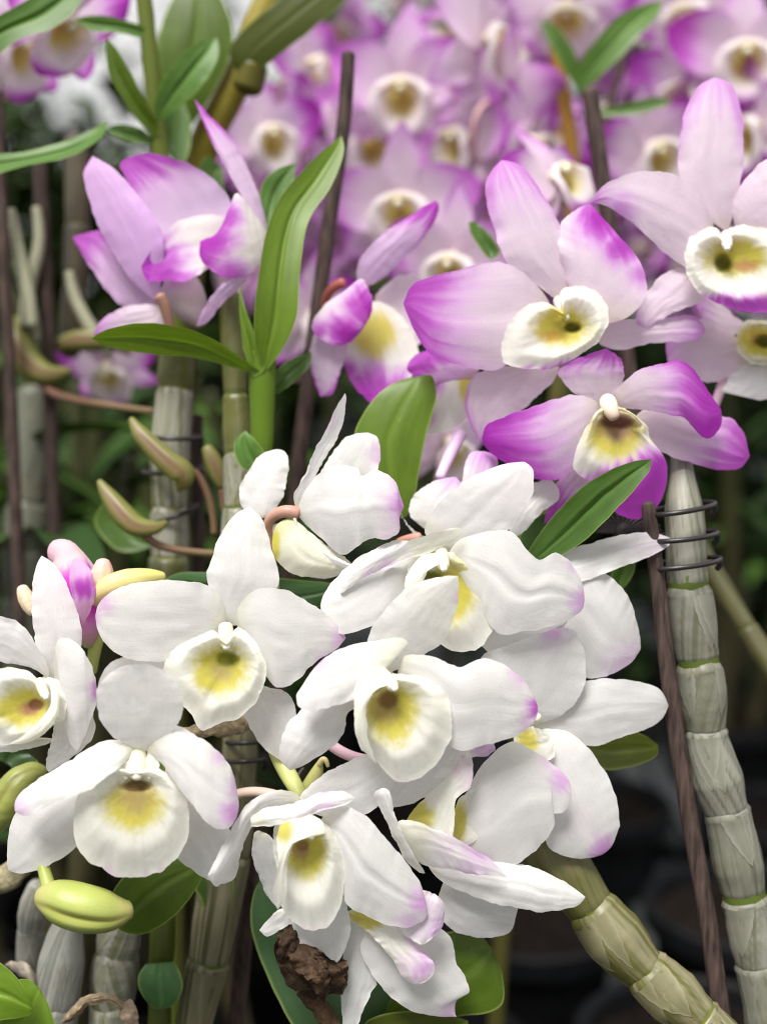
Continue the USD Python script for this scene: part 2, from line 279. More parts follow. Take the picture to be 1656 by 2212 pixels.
# --- white flower with the open yellow throat, upper left of the cluster
flower(WF, 'white orchid with upright dorsal sepal and green hole in its yellow throat', (492, 1350), 3, [
    ('sepal', P((500, 1352), [(462, 1300), (447, 1250), (462, 1190), (495, 1125)], (538, 1094), [(568, 1125), (592, 1200), (600, 1262), (548, 1300), (520, 1345)], (10, 9, 14), roll=3, cup=-3.0, pur=(0.95, 1.2, 0.2))),
    ('sepal', P((480, 1420), [(390, 1400), (250, 1425)], (212, 1480), [(228, 1520), (330, 1540), (440, 1480)], (13, 14, 17), roll=-3)),
    ('sepal', P((530, 1440), [(570, 1480), (625, 1500), (640, 1560)], (606, 1642), [(570, 1615), (540, 1570), (515, 1500)], (10, 9, 12), roll=3, cup=1)),
    ('petal', P((488, 1352), [(470, 1385), (430, 1412), (350, 1428), (270, 1420), (228, 1392)], (206, 1335), [(214, 1305), (245, 1275), (330, 1254), (420, 1257), (470, 1282), (487, 1320)], (7, 0, 5), roll=-3, cup=-2.5, blobs=[(225, 1300, 42, 0.34), (205, 1330, 30, 0.21)])),
    ('petal', P((512, 1352), [(514, 1315), (545, 1278), (600, 1270), (665, 1298), (715, 1335)], (747, 1378), [(725, 1402), (688, 1425), (640, 1472), (590, 1478), (545, 1420)], (7, 1, 4), roll=3, cup=-2.5, blobs=[(735, 1375, 45, 0.34), (700, 1420, 30, 0.21)])),
    ('lip', lip((478, 1440), [(488, 1385), (474, 1372), (462, 1358), (440, 1368), (400, 1385), (370, 1405), (352, 1440), (358, 1475), (385, 1515), (415, 1540), (422, 1568), (440, 1580), (475, 1562), (520, 1550), (555, 1515), (574, 1470), (575, 1430), (555, 1390), (530, 1362), (510, 1352), (500, 1370)],
        -3, deep=1.0, yel=(474, 1448, 72, 62), brown=(478, 1452, 34, 26, np.array([0.45, 0.36, 0.14])), pur=(1.0, 1.35, 0.5, 142), hole=(491, 1424, 27, 19), hole_c=(0.15, 0.17, 0.012), side=-2.5, curl=2.5)),
    *column((487, 1352), (489, 1392), 17, 1, 0)])
# --- lower left flower facing the camera
flower(WF, 'white orchid facing the camera with broad rounded lip, lowest left in the cluster', (302, 1632), -15, [
    ('sepal', P((303, 1628), [(276, 1614), (242, 1590), (216, 1552), (207, 1518), (215, 1480), (250, 1445)], (298, 1436), [(350, 1447), (384, 1480), (396, 1520), (388, 1558), (364, 1590), (330, 1614)], (-12, -22, -30), cup=-3.5)),
    ('sepal', P((235, 1650), [(120, 1690), (40, 1748), (15, 1830)], (18, 1880), [(60, 1885), (120, 1862), (165, 1828), (230, 1740)], (-4, -3, 2), roll=-2, cup=-2)),
    ('sepal', P((360, 1650), [(350, 1760), (375, 1840), (430, 1890)], (482, 1910), [(510, 1892), (512, 1840), (490, 1780), (440, 1690)], (-4, -2, 2), roll=3, cup=-2)),
    ('petal', P((286, 1632), [(240, 1672), (180, 1712), (110, 1740), (60, 1762)], (32, 1752), [(36, 1722), (62, 1697), (120, 1660), (205, 1608), (262, 1598), (286, 1606)], (-14, -18, -12), roll=8, cup=-4, blobs=[(40, 1735, 55, 0.21)])),
    ('petal', P((318, 1632), [(322, 1600), (348, 1572), (395, 1572), (445, 1602), (490, 1645)], (512, 1712), [(508, 1770), (485, 1792), (440, 1772), (400, 1720), (355, 1655)], (-14, -19, -10), roll=-4, cup=-4, blobs=[(505, 1760, 50, 0.45), (470, 1640, 26, 0.34), (506, 1700, 40, 0.28)])),
    ('lip', lip((288, 1735), [(275, 1662), (250, 1652), (215, 1662), (180, 1690), (162, 1730), (158, 1790), (165, 1830), (190, 1862), (235, 1878), (246, 1895), (300, 1898), (345, 1885), (385, 1852), (408, 1800), (410, 1750), (398, 1705), (365, 1672), (335, 1655), (310, 1662)],
        -19, deep=1.5, yel=(288, 1742, 76, 62), brown=(293, 1722, 52, 50, np.array([0.42, 0.31, 0.13])), pur=(0.9, 1.25, 0.4, 190), hole=(294, 1698, 36, 14), hole_c=(0.15, 0.09, 0.03), dish=3.0, side=1.5, bot=2, curl=2)),
    ('lip_lobe', P((268, 1628), [(258, 1640), (256, 1655)], (272, 1684), [(280, 1668), (280, 1640)], (-15, -17), cup=-1, base_c=LIPW, gb=0, nt=14, ns=11), 'lip'),
    ('lip_lobe', P((322, 1628), [(314, 1640), (312, 1668)], (322, 1684), [(344, 1660), (340, 1640)], (-15, -17), cup=-1, base_c=LIPW, gb=0, nt=14, ns=11), 'lip'),
    *column((297, 1630), (296, 1674), 22, -13, -16, k=0.6)])
# --- far left flower, cut by the frame
flower(WF, 'white orchid cut off by the left edge with reddish yellow throat', (98, 1465), -2, [
    ('sepal', P((112, 1470), [(82, 1420), (70, 1330), (72, 1245)], (90, 1200), [(122, 1225), (152, 1280), (178, 1385), (150, 1440)], (6, 5, 8), roll=3, cup=-2.5)),
    ('sepal', P((120, 1545), [(110, 1600), (98, 1650)], (105, 1668), [(150, 1640), (195, 1600), (205, 1555), (180, 1500)], (3, 3, 6), roll=3, cup=-1.5)),
    ('sepal', P((20, 1600), [(-20, 1590)], (-60, 1615), [(0, 1625), (70, 1618), (120, 1600)], (6, 6, 8), cup=-1)),
    ('petal', P((104, 1470), [(60, 1440), (0, 1430), (-60, 1420)], (-70, 1370), [(-30, 1335), (5, 1332), (48, 1350), (80, 1395), (102, 1440)], (3, -2, 3), roll=-3, cup=-2)),
    ('petal', P((118, 1480), [(118, 1420), (126, 1384), (150, 1380), (180, 1405)], (208, 1482), [(206, 1525), (190, 1570), (168, 1622), (150, 1600), (138, 1530)], (0, -7, -2), roll=5, cup=-3, blobs=[(207, 1490, 34, 0.47)])),
    ('lip', lip((48, 1532), [(62, 1448), (20, 1440), (-30, 1450), (-60, 1500), (-50, 1570), (0, 1612), (50, 1605), (90, 1590), (120, 1560), (140, 1555), (146, 1510), (128, 1470), (105, 1462), (85, 1470)],
        -8, deep=1.0, yel=(50, 1528, 72, 52), brown=(62, 1532, 26, 18, np.array([0.40, 0.16, 0.12])), pur=(0.9, 1.3, 0.4, 92), hole=(78, 1522, 18, 14), hole_c=(0.22, 0.08, 0.05), side=-2)),
    ('lip_lobe', P((92, 1462), [(110, 1490), (105, 1530), (60, 1580)], (20, 1606), [(70, 1600), (118, 1560), (128, 1500)], (-8, -13, -9), cup=-1.5, base_c=LIPW, gb=0, nt=24, ns=13), 'lip'),
    *column((84, 1470), (98, 1504), 11, -9, -11)])
# --- middle flower with the tilted round lip
flower(WF, 'white orchid in the middle of the cluster with one purple tipped petal pointing right', (838, 1448), -8, [
    ('sepal', P((842, 1452), [(800, 1400), (795, 1378), (830, 1320), (880, 1270), (935, 1248)], (989, 1244), [(990, 1290), (978, 1340), (945, 1395), (905, 1420), (870, 1440)], (-4, -8, -14), roll=4, cup=-3.5, blobs=[(988, 1290, 20, 0.21)])),
    ('sepal', P((790, 1490), [(700, 1500), (625, 1560), (602, 1630)], (626, 1664), [(680, 1640), (738, 1590), (752, 1540), (800, 1520)], (-3, -5, 0), roll=-3, cup=-3)),
    ('sepal', P((960, 1560), [(930, 1600), (850, 1680)], (845, 1745), [(930, 1715), (990, 1650), (1010, 1600)], (0, 5, 10), roll=2, cup=1, base_c=GW)),
    ('petal', P((832, 1452), [(790, 1490), (740, 1520), (690, 1535), (650, 1530)], (640, 1500), [(660, 1468), (690, 1432), (740, 1400), (810, 1384), (882, 1386), (855, 1420)], (-9, -15, -12), roll=4, cup=-3, blobs=[(690, 1430, 50, 0.30), (740, 1398, 26, 0.21)])),
    ('petal', P((858, 1458), [(880, 1415), (940, 1420), (990, 1440), (1050, 1420), (1110, 1450)], (1161, 1525), [(1152, 1560), (1110, 1592), (1050, 1610), (985, 1618), (930, 1560)], (-8, -13, -9), roll=3, cup=-3, blobs=[(1158, 1530, 44, 0.68), (1120, 1465, 40, 0.28), (1140, 1570, 34, 0.30)])),
    ('lip', lip((845, 1535), [(845, 1455), (810, 1462), (780, 1490), (768, 1530), (766, 1580), (780, 1620), (820, 1652), (855, 1690), (900, 1685), (945, 1650), (972, 1600), (977, 1540), (962, 1495), (930, 1466), (895, 1458)],
        -16, deep=1.0, yel=(846, 1540, 68, 78), brown=(828, 1530, 40, 44, np.array([0.46, 0.33, 0.12])), pur=(0.95, 1.25, 0.38, 178), hole=(838, 1512, 24, 22), hole_c=(0.24, 0.13, 0.05), side=-1.5, bot=2, curl=2)),
    ('lip_lobe', P((806, 1450), [(770, 1480), (764, 1540), (775, 1600)], (812, 1650), [(795, 1590), (792, 1530), (812, 1490), (850, 1474)], (-14, -21, -16), cup=-1.5, base_c=LIPW, gb=0, nt=28, ns=13), 'lip'),
    *column((822, 1452), (850, 1484), 15, -15, -18)])
# --- upper middle flower behind it
flower(WF, 'large white orchid behind the middle one with a folded petal across its top', (960, 1185), 10, [
    ('sepal', P((965, 1190), [(918, 1148), (925, 1120), (960, 1070), (1020, 1030), (1085, 1003)], (1132, 997), [(1152, 1020), (1145, 1075), (1115, 1125), (1080, 1160), (1010, 1190)], (12, 8, 12), roll=3, cup=-2.5)),
    ('sepal', P((905, 1200), [(890, 1170), (840, 1170), (760, 1215), (710, 1265)], (692, 1308), [(705, 1350), (742, 1372), (800, 1352), (855, 1310), (885, 1255)], (9, 4, 6), roll=-4, cup=-2.5)),
    ('sepal', P((1060, 1280), [(1150, 1270), (1220, 1330)], (1195, 1362), [(1120, 1400), (1060, 1410), (1000, 1350)], (14, 15, 17), cup=-1)),
    ('petal', P((905, 1200), [(850, 1218), (800, 1240), (740, 1280)], (735, 1250), [(790, 1205), (850, 1178), (930, 1153), (996, 1142), (960, 1180)], (5, -1, 3), roll=-5, cup=-2, blobs=[(835, 1222, 30, 0.41), (800, 1238, 24, 0.34)])),
    ('petal', P((965, 1200), [(1000, 1160), (1060, 1148), (1110, 1152), (1143, 1190), (1160, 1205), (1205, 1195), (1240, 1225)], (1262, 1295), [(1250, 1325), (1200, 1350), (1120, 1365), (1070, 1366), (1030, 1300)], (6, 0, 4), roll=4, cup=-4, crease=1.0, blobs=[(1256, 1300, 46, 0.38), (1235, 1225, 34, 0.21)])),
    ('lip', lip((955, 1270), [(935, 1195), (900, 1200), (880, 1225), (876, 1270), (890, 1320), (930, 1380), (985, 1412), (1040, 1400), (1070, 1350), (1078, 1300), (1060, 1240), (1030, 1210), (985, 1192)],
        3, deep=1.0, yel=(975, 1280, 62, 78), brown=(930, 1242, 38, 22, np.array([0.25, 0.25, 0.04])), hole=(925, 1246, 30, 14), hole_c=(0.13, 0.13, 0.015), side=-2)),
    ('lip_lobe', P((940, 1192), [(895, 1215), (875, 1265), (890, 1310)], (905, 1270), [(920, 1240), (950, 1215)], (2, -3, 0), cup=-1.5, base_c=LIPW, gb=0, nt=22, ns=11), 'lip'),
    *column((952, 1190), (958, 1224), 15, 2, 0)])
# --- right flower seen past it (narrow sepal towards the right)
flower(WF, 'white orchid turned away with a narrow sepal pointing right toward the wire coil', (1200, 1240), 22, [
    ('sepal', P((1185, 1230), [(1205, 1198), (1290, 1168), (1390, 1149)], (1448, 1162), [(1440, 1182), (1390, 1206), (1310, 1236), (1240, 1262)], (16, 17, 22), roll=-3, cup=-1.5, pur=(0.5, 1.3, 0.22))),
    ('petal', P((1190, 1250), [(1240, 1225), (1310, 1240), (1355, 1285), (1375, 1340)], (1383, 1402), [(1352, 1440), (1300, 1463), (1262, 1462), (1225, 1400), (1190, 1320)], (18, 17, 20), roll=3, cup=-2, blobs=[(1345, 1430, 75, 0.24)])),
    ('sepal', P((1100, 1160), [(1105, 1100), (1140, 1050), (1180, 1035)], (1206, 1055), [(1203, 1080), (1165, 1110), (1130, 1150)], (24, 26, 29), cup=-1.5)),
    ('pedicel', tube([(1190, 1250, 22), (1130, 1290, 27), (1060, 1330, 34)], [9, 8, 7], np.array([0.45, 0.42, 0.22])))])
# --- flower at the upper back of the cluster
flower(WF, 'pale orchid with purple flushed petals peeping out above the cluster', (950, 1120), 30, [
    ('petal', P((935, 1150), [(885, 1110), (890, 1075), (930, 1042)], (985, 1030), [(1000, 1060), (985, 1110), (960, 1140)], (28, 27, 31), cup=-1.5, pur=(0.55, 1.2, 0.6))),
    ('petal', P((960, 1140), [(985, 1070), (1010, 985)], (1045, 974), [(1075, 995), (1060, 1050), (1000, 1120)], (26, 25, 30), cup=-2, pur=(0.5, 1.15, 0.6))),
    ('sepal', P((950, 1160), [(900, 1150), (860, 1100)], (860, 1095), [(890, 1150), (910, 1175)], (30, 31, 33), cup=-1)),
    ('pedicel', tube([(905, 1160, 22), (880, 1165, 24), (860, 1172, 30)], [11, 10, 8], np.array([0.50, 0.26, 0.20])))])
# --- right lower flower
flower(WF, 'white orchid at the right of the cluster with three broad petals fanned over dark pots', (1150, 1560), 16, [
    ('sepal', P((1130, 1570), [(1040, 1480), (1048, 1412), (1120, 1385)], (1196, 1358), [(1243, 1366), (1263, 1420), (1258, 1490), (1225, 1535), (1170, 1562)], (16, 11, 10), roll=3, cup=-3, blobs=[(1190, 1372, 52, 0.34)], base_c=GW * 1.02)),
    ('sepal', P((1150, 1572), [(1180, 1525), (1262, 1472), (1350, 1467), (1415, 1484)], (1443, 1524), [(1420, 1560), (1350, 1590), (1270, 1612), (1195, 1592)], (18, 17, 22), roll=2, cup=-2)),
    ('petal', P((1140, 1590), [(1180, 1575), (1240, 1590), (1292, 1645), (1328, 1715), (1338, 1775), (1325, 1820)], (1301, 1846), [(1245, 1854), (1195, 1838), (1160, 1780), (1125, 1680)], (15, 12, 15), roll=-3, cup=-3, blobs=[(1300, 1832, 52, 0.47), (1250, 1780, 60, 0.13)])),
    ('lip', P((1110, 1600), [(1112, 1585), (1140, 1570)], (1188, 1590), [(1190, 1640), (1160, 1650), (1120, 1630)], (13, 9, 9), cup=1, base_c=LIPW, yel=[(1140, 1600, 30, 30)], gb=0)),
    ('anther_cap', tube([(1150, 1545, 11), (1162, 1552, 10)], [12, 10], CREAM, n=8))])
# --- lower right flower with the rolled lip
flower(WF, 'white orchid seen from its side with a rolled purple edged lip, lower right', (900, 1800), 4, [
    ('sepal', P((905, 1885), [(870, 1850), (840, 1790), (808, 1720)], (824, 1702), [(843, 1712), (852, 1762), (885, 1830), (917, 1885)], (2, -6, -8), roll=-3, cup=-2.5)),
    ('sepal', P((925, 1872), [(1010, 1862), (1120, 1866), (1200, 1894)], (1264, 1938), [(1240, 1960), (1150, 1967), (1050, 1946), (965, 1912)], (3, 2, 6), roll=-3, cup=-3)),
    ('sepal', P((960, 1900), [(1000, 1905), (1070, 1930), (1112, 1952)], (1112, 1985), [(1095, 2016), (1010, 2022), (955, 1990)], (9, 10, 12), cup=-1.5, base_c=GW)),
    ('petal', P((900, 1860), [(862, 1800), (858, 1776), (905, 1777), (1000, 1820), (1050, 1850)], (1095, 1896), [(1040, 1890), (960, 1875), (925, 1872)], (0, -7, -4), roll=4, cup=-2.5, blobs=[(1030, 1855, 70, 0.51), (965, 1830, 50, 0.28)])),
    ('petal', P((1000, 1830), [(1000, 1740), (1050, 1640), (1110, 1602), (1178, 1638), (1224, 1680)], (1233, 1730), [(1216, 1755), (1190, 1762), (1198, 1782), (1172, 1822), (1105, 1870), (1040, 1862)], (7, 2, 4), roll=3, cup=-3, frill=0.6, blobs=[(1215, 1680, 52, 0.38), (1180, 1645, 34, 0.24)])),
    ('lip', P((870, 1790), [(900, 1740), (960, 1680), (1000, 1635)], (1012, 1622), [(1022, 1665), (1015, 1700), (985, 1730), (978, 1800), (975, 1830), (920, 1800)], (4, -2, -6), roll=-6, cup=-3, base_c=LIPW, yel=[(898, 1770, 48, 52)], blobs=[(1005, 1670, 52, 0.28)], gb=0)),
    ('lip_lobe', P((976, 1838), [(976, 1790), (985, 1735), (1010, 1712)], (1062, 1690), [(1060, 1740), (1050, 1780), (1020, 1820)], (5, 2, 1), cup=2, base_c=LIPW * 0.98, yel=[(990, 1775, 22, 60)], gb=0), 'lip'),
    ('lip_lobe', P((1000, 1636), [(1005, 1618), (1035, 1610)], (1066, 1604), [(1066, 1624), (1040, 1634)], (-4, -3, -2), cup=-1, base_c=LIPW, pur=(0.0, 0.6, 0.3), gb=0, nt=16, ns=11), 'lip')])
# --- bottom middle flower with the narrow lip
flower(WF, 'white orchid with a narrow hooded yellow lip hanging above the withered brown bloom', (650, 1745), -4, [
    ('sepal', P((640, 1742), [(660, 1705), (720, 1660), (790, 1630)], (842, 1640), [(852, 1690), (800, 1752), (720, 1765), (670, 1755)], (0, 0, 2), roll=3, cup=-2, base_c=GW)),
    ('sepal', P((575, 1800), [(550, 1800), (545, 1835), (560, 1900)], (600, 1962), [(610, 1900), (600, 1830)], (4, 5, 6), cup=-1, base_c=GW)),
    ('sepal', P((680, 1940), [(630, 1975), (640, 2030), (668, 2065)], (700, 2089), [(728, 2080), (750, 2040), (752, 1960), (735, 1930)], (1, -1, 3), roll=2, cup=-2.5)),
    ('petal', P((650, 1742), [(640, 1714), (598, 1707), (545, 1728), (510, 1772), (480, 1830)], (448, 1892), [(472, 1913), (508, 1872), (535, 1805), (560, 1762), (610, 1745)], (-6, -9, -12), roll=4, cup=-4)),
    ('petal', P((560, 1768), [(540, 1765), (570, 1747), (640, 1732), (690, 1712), (735, 1708)], (766, 1724), [(740, 1740), (690, 1752), (630, 1778), (580, 1783), (545, 1785)], (-9, -13, -9), roll=-3, cup=-2, blobs=[(700, 1726, 48, 0.41), (650, 1745, 30, 0.28)])),
    ('petal', P((690, 1775), [(720, 1748), (762, 1745), (805, 1775), (850, 1830), (898, 1890)], (918, 1945), [(914, 1990), (870, 2004), (800, 1982), (748, 1945), (720, 1860)], (-6, -9, -5), roll=3, cup=-4, crease=0.9, blobs=[(905, 1945, 48, 0.38), (880, 1990, 40, 0.24)])),
    ('sepal', P((640, 1955), [(600, 1968), (575, 1990)], (560, 2010), [(580, 2022), (605, 2010), (650, 1980)], (3, 3, 4), cup=-0.8, nt=20, ns=13)),
    ('lip', lip((662, 1850), [(640, 1765), (610, 1760), (590, 1790), (590, 1840), (605, 1900), (600, 1945), (625, 1985), (665, 2012), (710, 2005), (735, 1960), (747, 1890), (742, 1840), (720, 1795), (690, 1768)],
        -12, deep=1.0, yel=(662, 1840, 50, 72), brown=(648, 1838, 24, 28, np.array([0.42, 0.26, 0.13])), pur=(0.88, 1.25, 0.38, 182), hole=(654, 1826, 15, 14), hole_c=(0.3, 0.18, 0.08), side=1, bot=1)),
    ('lip_lobe', P((632, 1758), [(598, 1800), (600, 1880), (590, 1930)], (600, 1965), [(618, 1930), (622, 1860), (635, 1820), (700, 1800), (695, 1775)], (-11, -17, -13), cup=-2, base_c=LIPW, gb=0, yel=[(612, 1790, 22, 40)], nt=28, ns=13), 'lip'),
    *column((660, 1780), (672, 1808), 10, -12, -14)])
# --- bottom flower facing down
flower(WF, 'white orchid facing down at the bottom with a crumpled purple lip', (800, 1990), 6, [
    ('sepal', P((790, 1970), [(752, 1990), (740, 2060), (738, 2150), (740, 2230)], (760, 2250), [(790, 2170), (812, 2120), (815, 2060), (820, 2000)], (6, 8, 8), roll=-2, cup=-2)),
    ('sepal', P((850, 1960), [(800, 2000), (780, 2040), (800, 2100), (850, 2160), (910, 2190)], (985, 2197), [(985, 2165), (1013, 2142), (1002, 2105), (985, 2080), (975, 2030), (955, 2010)], (6, 6, 10), roll=3, cup=-3, blobs=[(975, 2185, 44, 0.30)])),
    ('petal', P((860, 1930), [(900, 1920), (950, 1940)], (958, 1985), [(950, 2010), (910, 2040), (860, 2000)], (4, -3, -1), cup=-2, frill=0.8, blobs=[(925, 1985, 70, 0.38)])),
    ('lip', P((760, 1965), [(745, 1975), (790, 2010), (840, 2060), (870, 2110)], (895, 2128), [(930, 2112), (935, 2075), (915, 2060), (890, 2030), (840, 1985)], (3, -1, -1), cup=-2.5, frill=1.2, base_c=LIPW, yel=[(790, 1985, 55, 30)], blobs=[(905, 2080, 62, 0.45), (890, 2030, 40, 0.28)], gb=0))])
# --- back facing flower at the top left of the cluster
flower(WF, 'white orchid turned sideways with a pink stalk and a ruffled purple edged petal', (640, 1120), 18, [
    ('sepal', P((560, 1120), [(520, 1090), (520, 1050), (555, 990)], (595, 970), [(618, 980), (622, 1020), (615, 1060), (590, 1110)], (22, 23, 27), roll=-3, cup=-2)),
    ('sepal', P((640, 1098), [(636, 1060), (668, 1000), (705, 920)], (745, 848), [(748, 862), (730, 940), (690, 1010), (658, 1080)], (15, 10, 8), roll=6, cup=-1.5, blobs=[(715, 910, 40, 0.21)])),
    ('sepal', P((640, 1115), [(632, 1120), (640, 1135), (690, 1180)], (770, 1225), [(720, 1218), (660, 1170)], (12, 8, 6), cup=-1.5)),
    ('petal', P((670, 1085), [(690, 1030), (735, 955)], (795, 934), [(818, 950), (818, 1000), (790, 1050), (730, 1070)], (18, 19, 22), cup=-2, blobs=[(812, 985, 40, 0.34)])),
    ('lip', P((640, 1110), [(660, 1060), (700, 1015), (745, 1003), (772, 1012), (780, 1028), (810, 1015), (850, 1035), (862, 1060)], (872, 1095), [(862, 1120), (862, 1150), (835, 1165), (790, 1165), (760, 1190), (745, 1200), (690, 1160)], (14, 4, 8), cup=-5, frill=1.0, blobs=[(860, 1090, 60, 0.51), (840, 1060, 60, 0.24), (850, 1140, 50, 0.24)], crease=-0.6, gb=0.15)),
    ('sepal', P((630, 1115), [(595, 1140), (590, 1190), (610, 1222)], (768, 1226), [(745, 1205), (690, 1165)], (14, 9, 10), cup=-6, base_c=np.array([0.76, 0.755, 0.62]), yel=[(594, 1180, 13, 50)], gb=0.6)),
    ('petal', P((640, 1110), [(560, 1140), (500, 1130)], (470, 1170), [(520, 1180), (600, 1150)], (24, 26, 27), cup=-1, base_c=GW)),
    ('sepal', P((610, 1215), [(640, 1235), (700, 1250)], (735, 1240), [(725, 1222), (660, 1218)], (16, 17, 19), cup=-1, base_c=GW, nt=20, ns=11)),
    ('pedicel', tube([(640, 1108, 13), (610, 1105, 13), (585, 1120, 16), (578, 1150, 21), (590, 1240, 28), (600, 1300, 34)], [15, 12, 11, 11, 9, 8], [np.array([0.46, 0.24, 0.20]), np.array([0.48, 0.30, 0.20]), np.array([0.46, 0.42, 0.18])]))])
# ================================================================== purple flowers
PP = (0.5, 1.05, 0.95); LP = (0.72, 1.1, 0.6)
flower(PF, 'big pale orchid with magenta tipped left petal and a cup lip, right of centre', (1210, 650), 32, [
    ('sepal', P((1215, 655), [(1150, 610), (1090, 560), (1062, 480), (1048, 400)], (1082, 345), [(1130, 362), (1170, 415), (1205, 475), (1235, 560), (1240, 620)], (34, 30, 36), cup=-3.5, base_c=PINKW, pur=(0.50, 1.1, 0.6), edge=0.26)),
    ('sepal', P((1180, 770), [(1100, 790), (1030, 805), (1005, 860)], (1035, 950), [(1100, 905), (1180, 840), (1205, 800)], (36, 36, 42), roll=2, cup=-2.5, base_c=PINKW * 1.03, pur=(0.8, 1.15, 0.6), edge=0.3)),
    ('sepal', P((1280, 720), [(1320, 690), (1400, 688), (1490, 680)], (1524, 712), [(1500, 736), (1410, 740), (1340, 756), (1300, 745)], (37, 37, 42), cup=-2, base_c=PINKW, pur=(0.55, 1.1, 0.6), edge=0.1)),
    ('petal', P((1190, 668), [(1140, 740), (1085, 793), (1010, 793), (930, 762), (890, 705)], (871, 655), [(905, 605), (985, 582), (1070, 566), (1130, 590), (1178, 640)], (33, 26, 30), roll=-3, cup=-4, base_c=PINKW * 1.01, pur=(0.34, 1.08, 0.92), edge=0.16)),
    ('petal', P((1238, 655), [(1210, 560), (1208, 490), (1245, 450)], (1275, 440), [(1320, 490), (1370, 550), (1396, 610), (1372, 672), (1310, 696), (1260, 690)], (33, 27, 36), roll=-4, cup=-4, base_c=PINKW, blobs=[(1300, 470, 100, 1.0), (1345, 530, 75, 0.95), (1385, 590, 55, 0.6)])),
    ('lip', lip((1215, 708), [(1212, 672), (1198, 662), (1175, 648), (1130, 660), (1095, 700), (1082, 745), (1085, 785), (1130, 795), (1185, 798), (1240, 775), (1290, 740), (1314, 700), (1312, 660), (1290, 628), (1250, 614), (1212, 622), (1206, 640)],
        22, deep=3.5, yel=(1212, 705, 72, 50), brown=(1195, 725, 34, 16, np.array([0.5, 0.3, 0.06])), pur=(0.5, 0.85, 0.8, 105), hole=(1236, 707, 20, 13), side=-2.5, purdir=(0.25, 1), white=LIPW)),
    *column((1206, 648), (1222, 684), 14, 33, 27, c=np.array([0.72, 0.55, 0.52]), k=0.6)])
flower(PF, 'pale orchid with tall dorsal sepal and yellow eyed lip, cut by the right edge', (1572, 490), 38, [
    ('sepal', P((1570, 500), [(1500, 440), (1465, 370), (1468, 290), (1500, 195)], (1543, 166), [(1585, 190), (1602, 250), (1604, 350), (1590, 440)], (42, 40, 46), cup=-3, base_c=PINKW, pur=(0.62, 1.1, 0.5), edge=0.36)),
    ('sepal', P((1500, 575), [(1445, 585), (1395, 630), (1370, 685)], (1393, 714), [(1445, 680), (1520, 645), (1530, 610)], (38, 36, 36), cup=-2.5, base_c=PINKW * 1.03, pur=(0.85, 1.15, 0.4), edge=0.32)),
    ('petal', P((1545, 505), [(1500, 585), (1440, 550), (1380, 495), (1320, 450)], (1277, 436), [(1315, 392), (1385, 370), (1460, 378), (1515, 430)], (38, 31, 36), roll=-3, cup=-3.5, base_c=PINKW * 1.03, pur=(0.78, 1.05, 0.75), blobs=[(1340, 450, 60, 0.5)])),
    ('petal', P((1590, 500), [(1585, 430), (1620, 370), (1690, 330)], (1760, 360), [(1760, 440), (1700, 500), (1630, 510)], (38, 33, 36), cup=-3, base_c=PINKW * 1.03, pur=(0.75, 1.05, 0.8))),
    ('sepal', P((1620, 600), [(1660, 560), (1720, 580)], (1780, 640), [(1720, 670), (1650, 640)], (42, 43, 46), cup=-2, base_c=PINKW, pur=(0.5, 1.05, 0.8))),
    ('lip', lip((1575, 555), [(1560, 515), (1552, 494), (1530, 488), (1490, 510), (1476, 545), (1482, 590), (1505, 630), (1550, 655), (1600, 672), (1660, 675), (1720, 640), (1735, 580), (1700, 520), (1650, 490), (1600, 484), (1572, 492)],
        28, deep=3.5, yel=(1592, 555, 82, 48), brown=(1610, 575, 34, 18, np.array([0.5, 0.25, 0.12])), pur=(0.55, 0.85, 0.85, 105), hole=(1560, 566, 20, 22), side=-2)),
    *column((1568, 505), (1570, 532), 13, 31, 28, c=np.array([0.76, 0.58, 0.6]))])
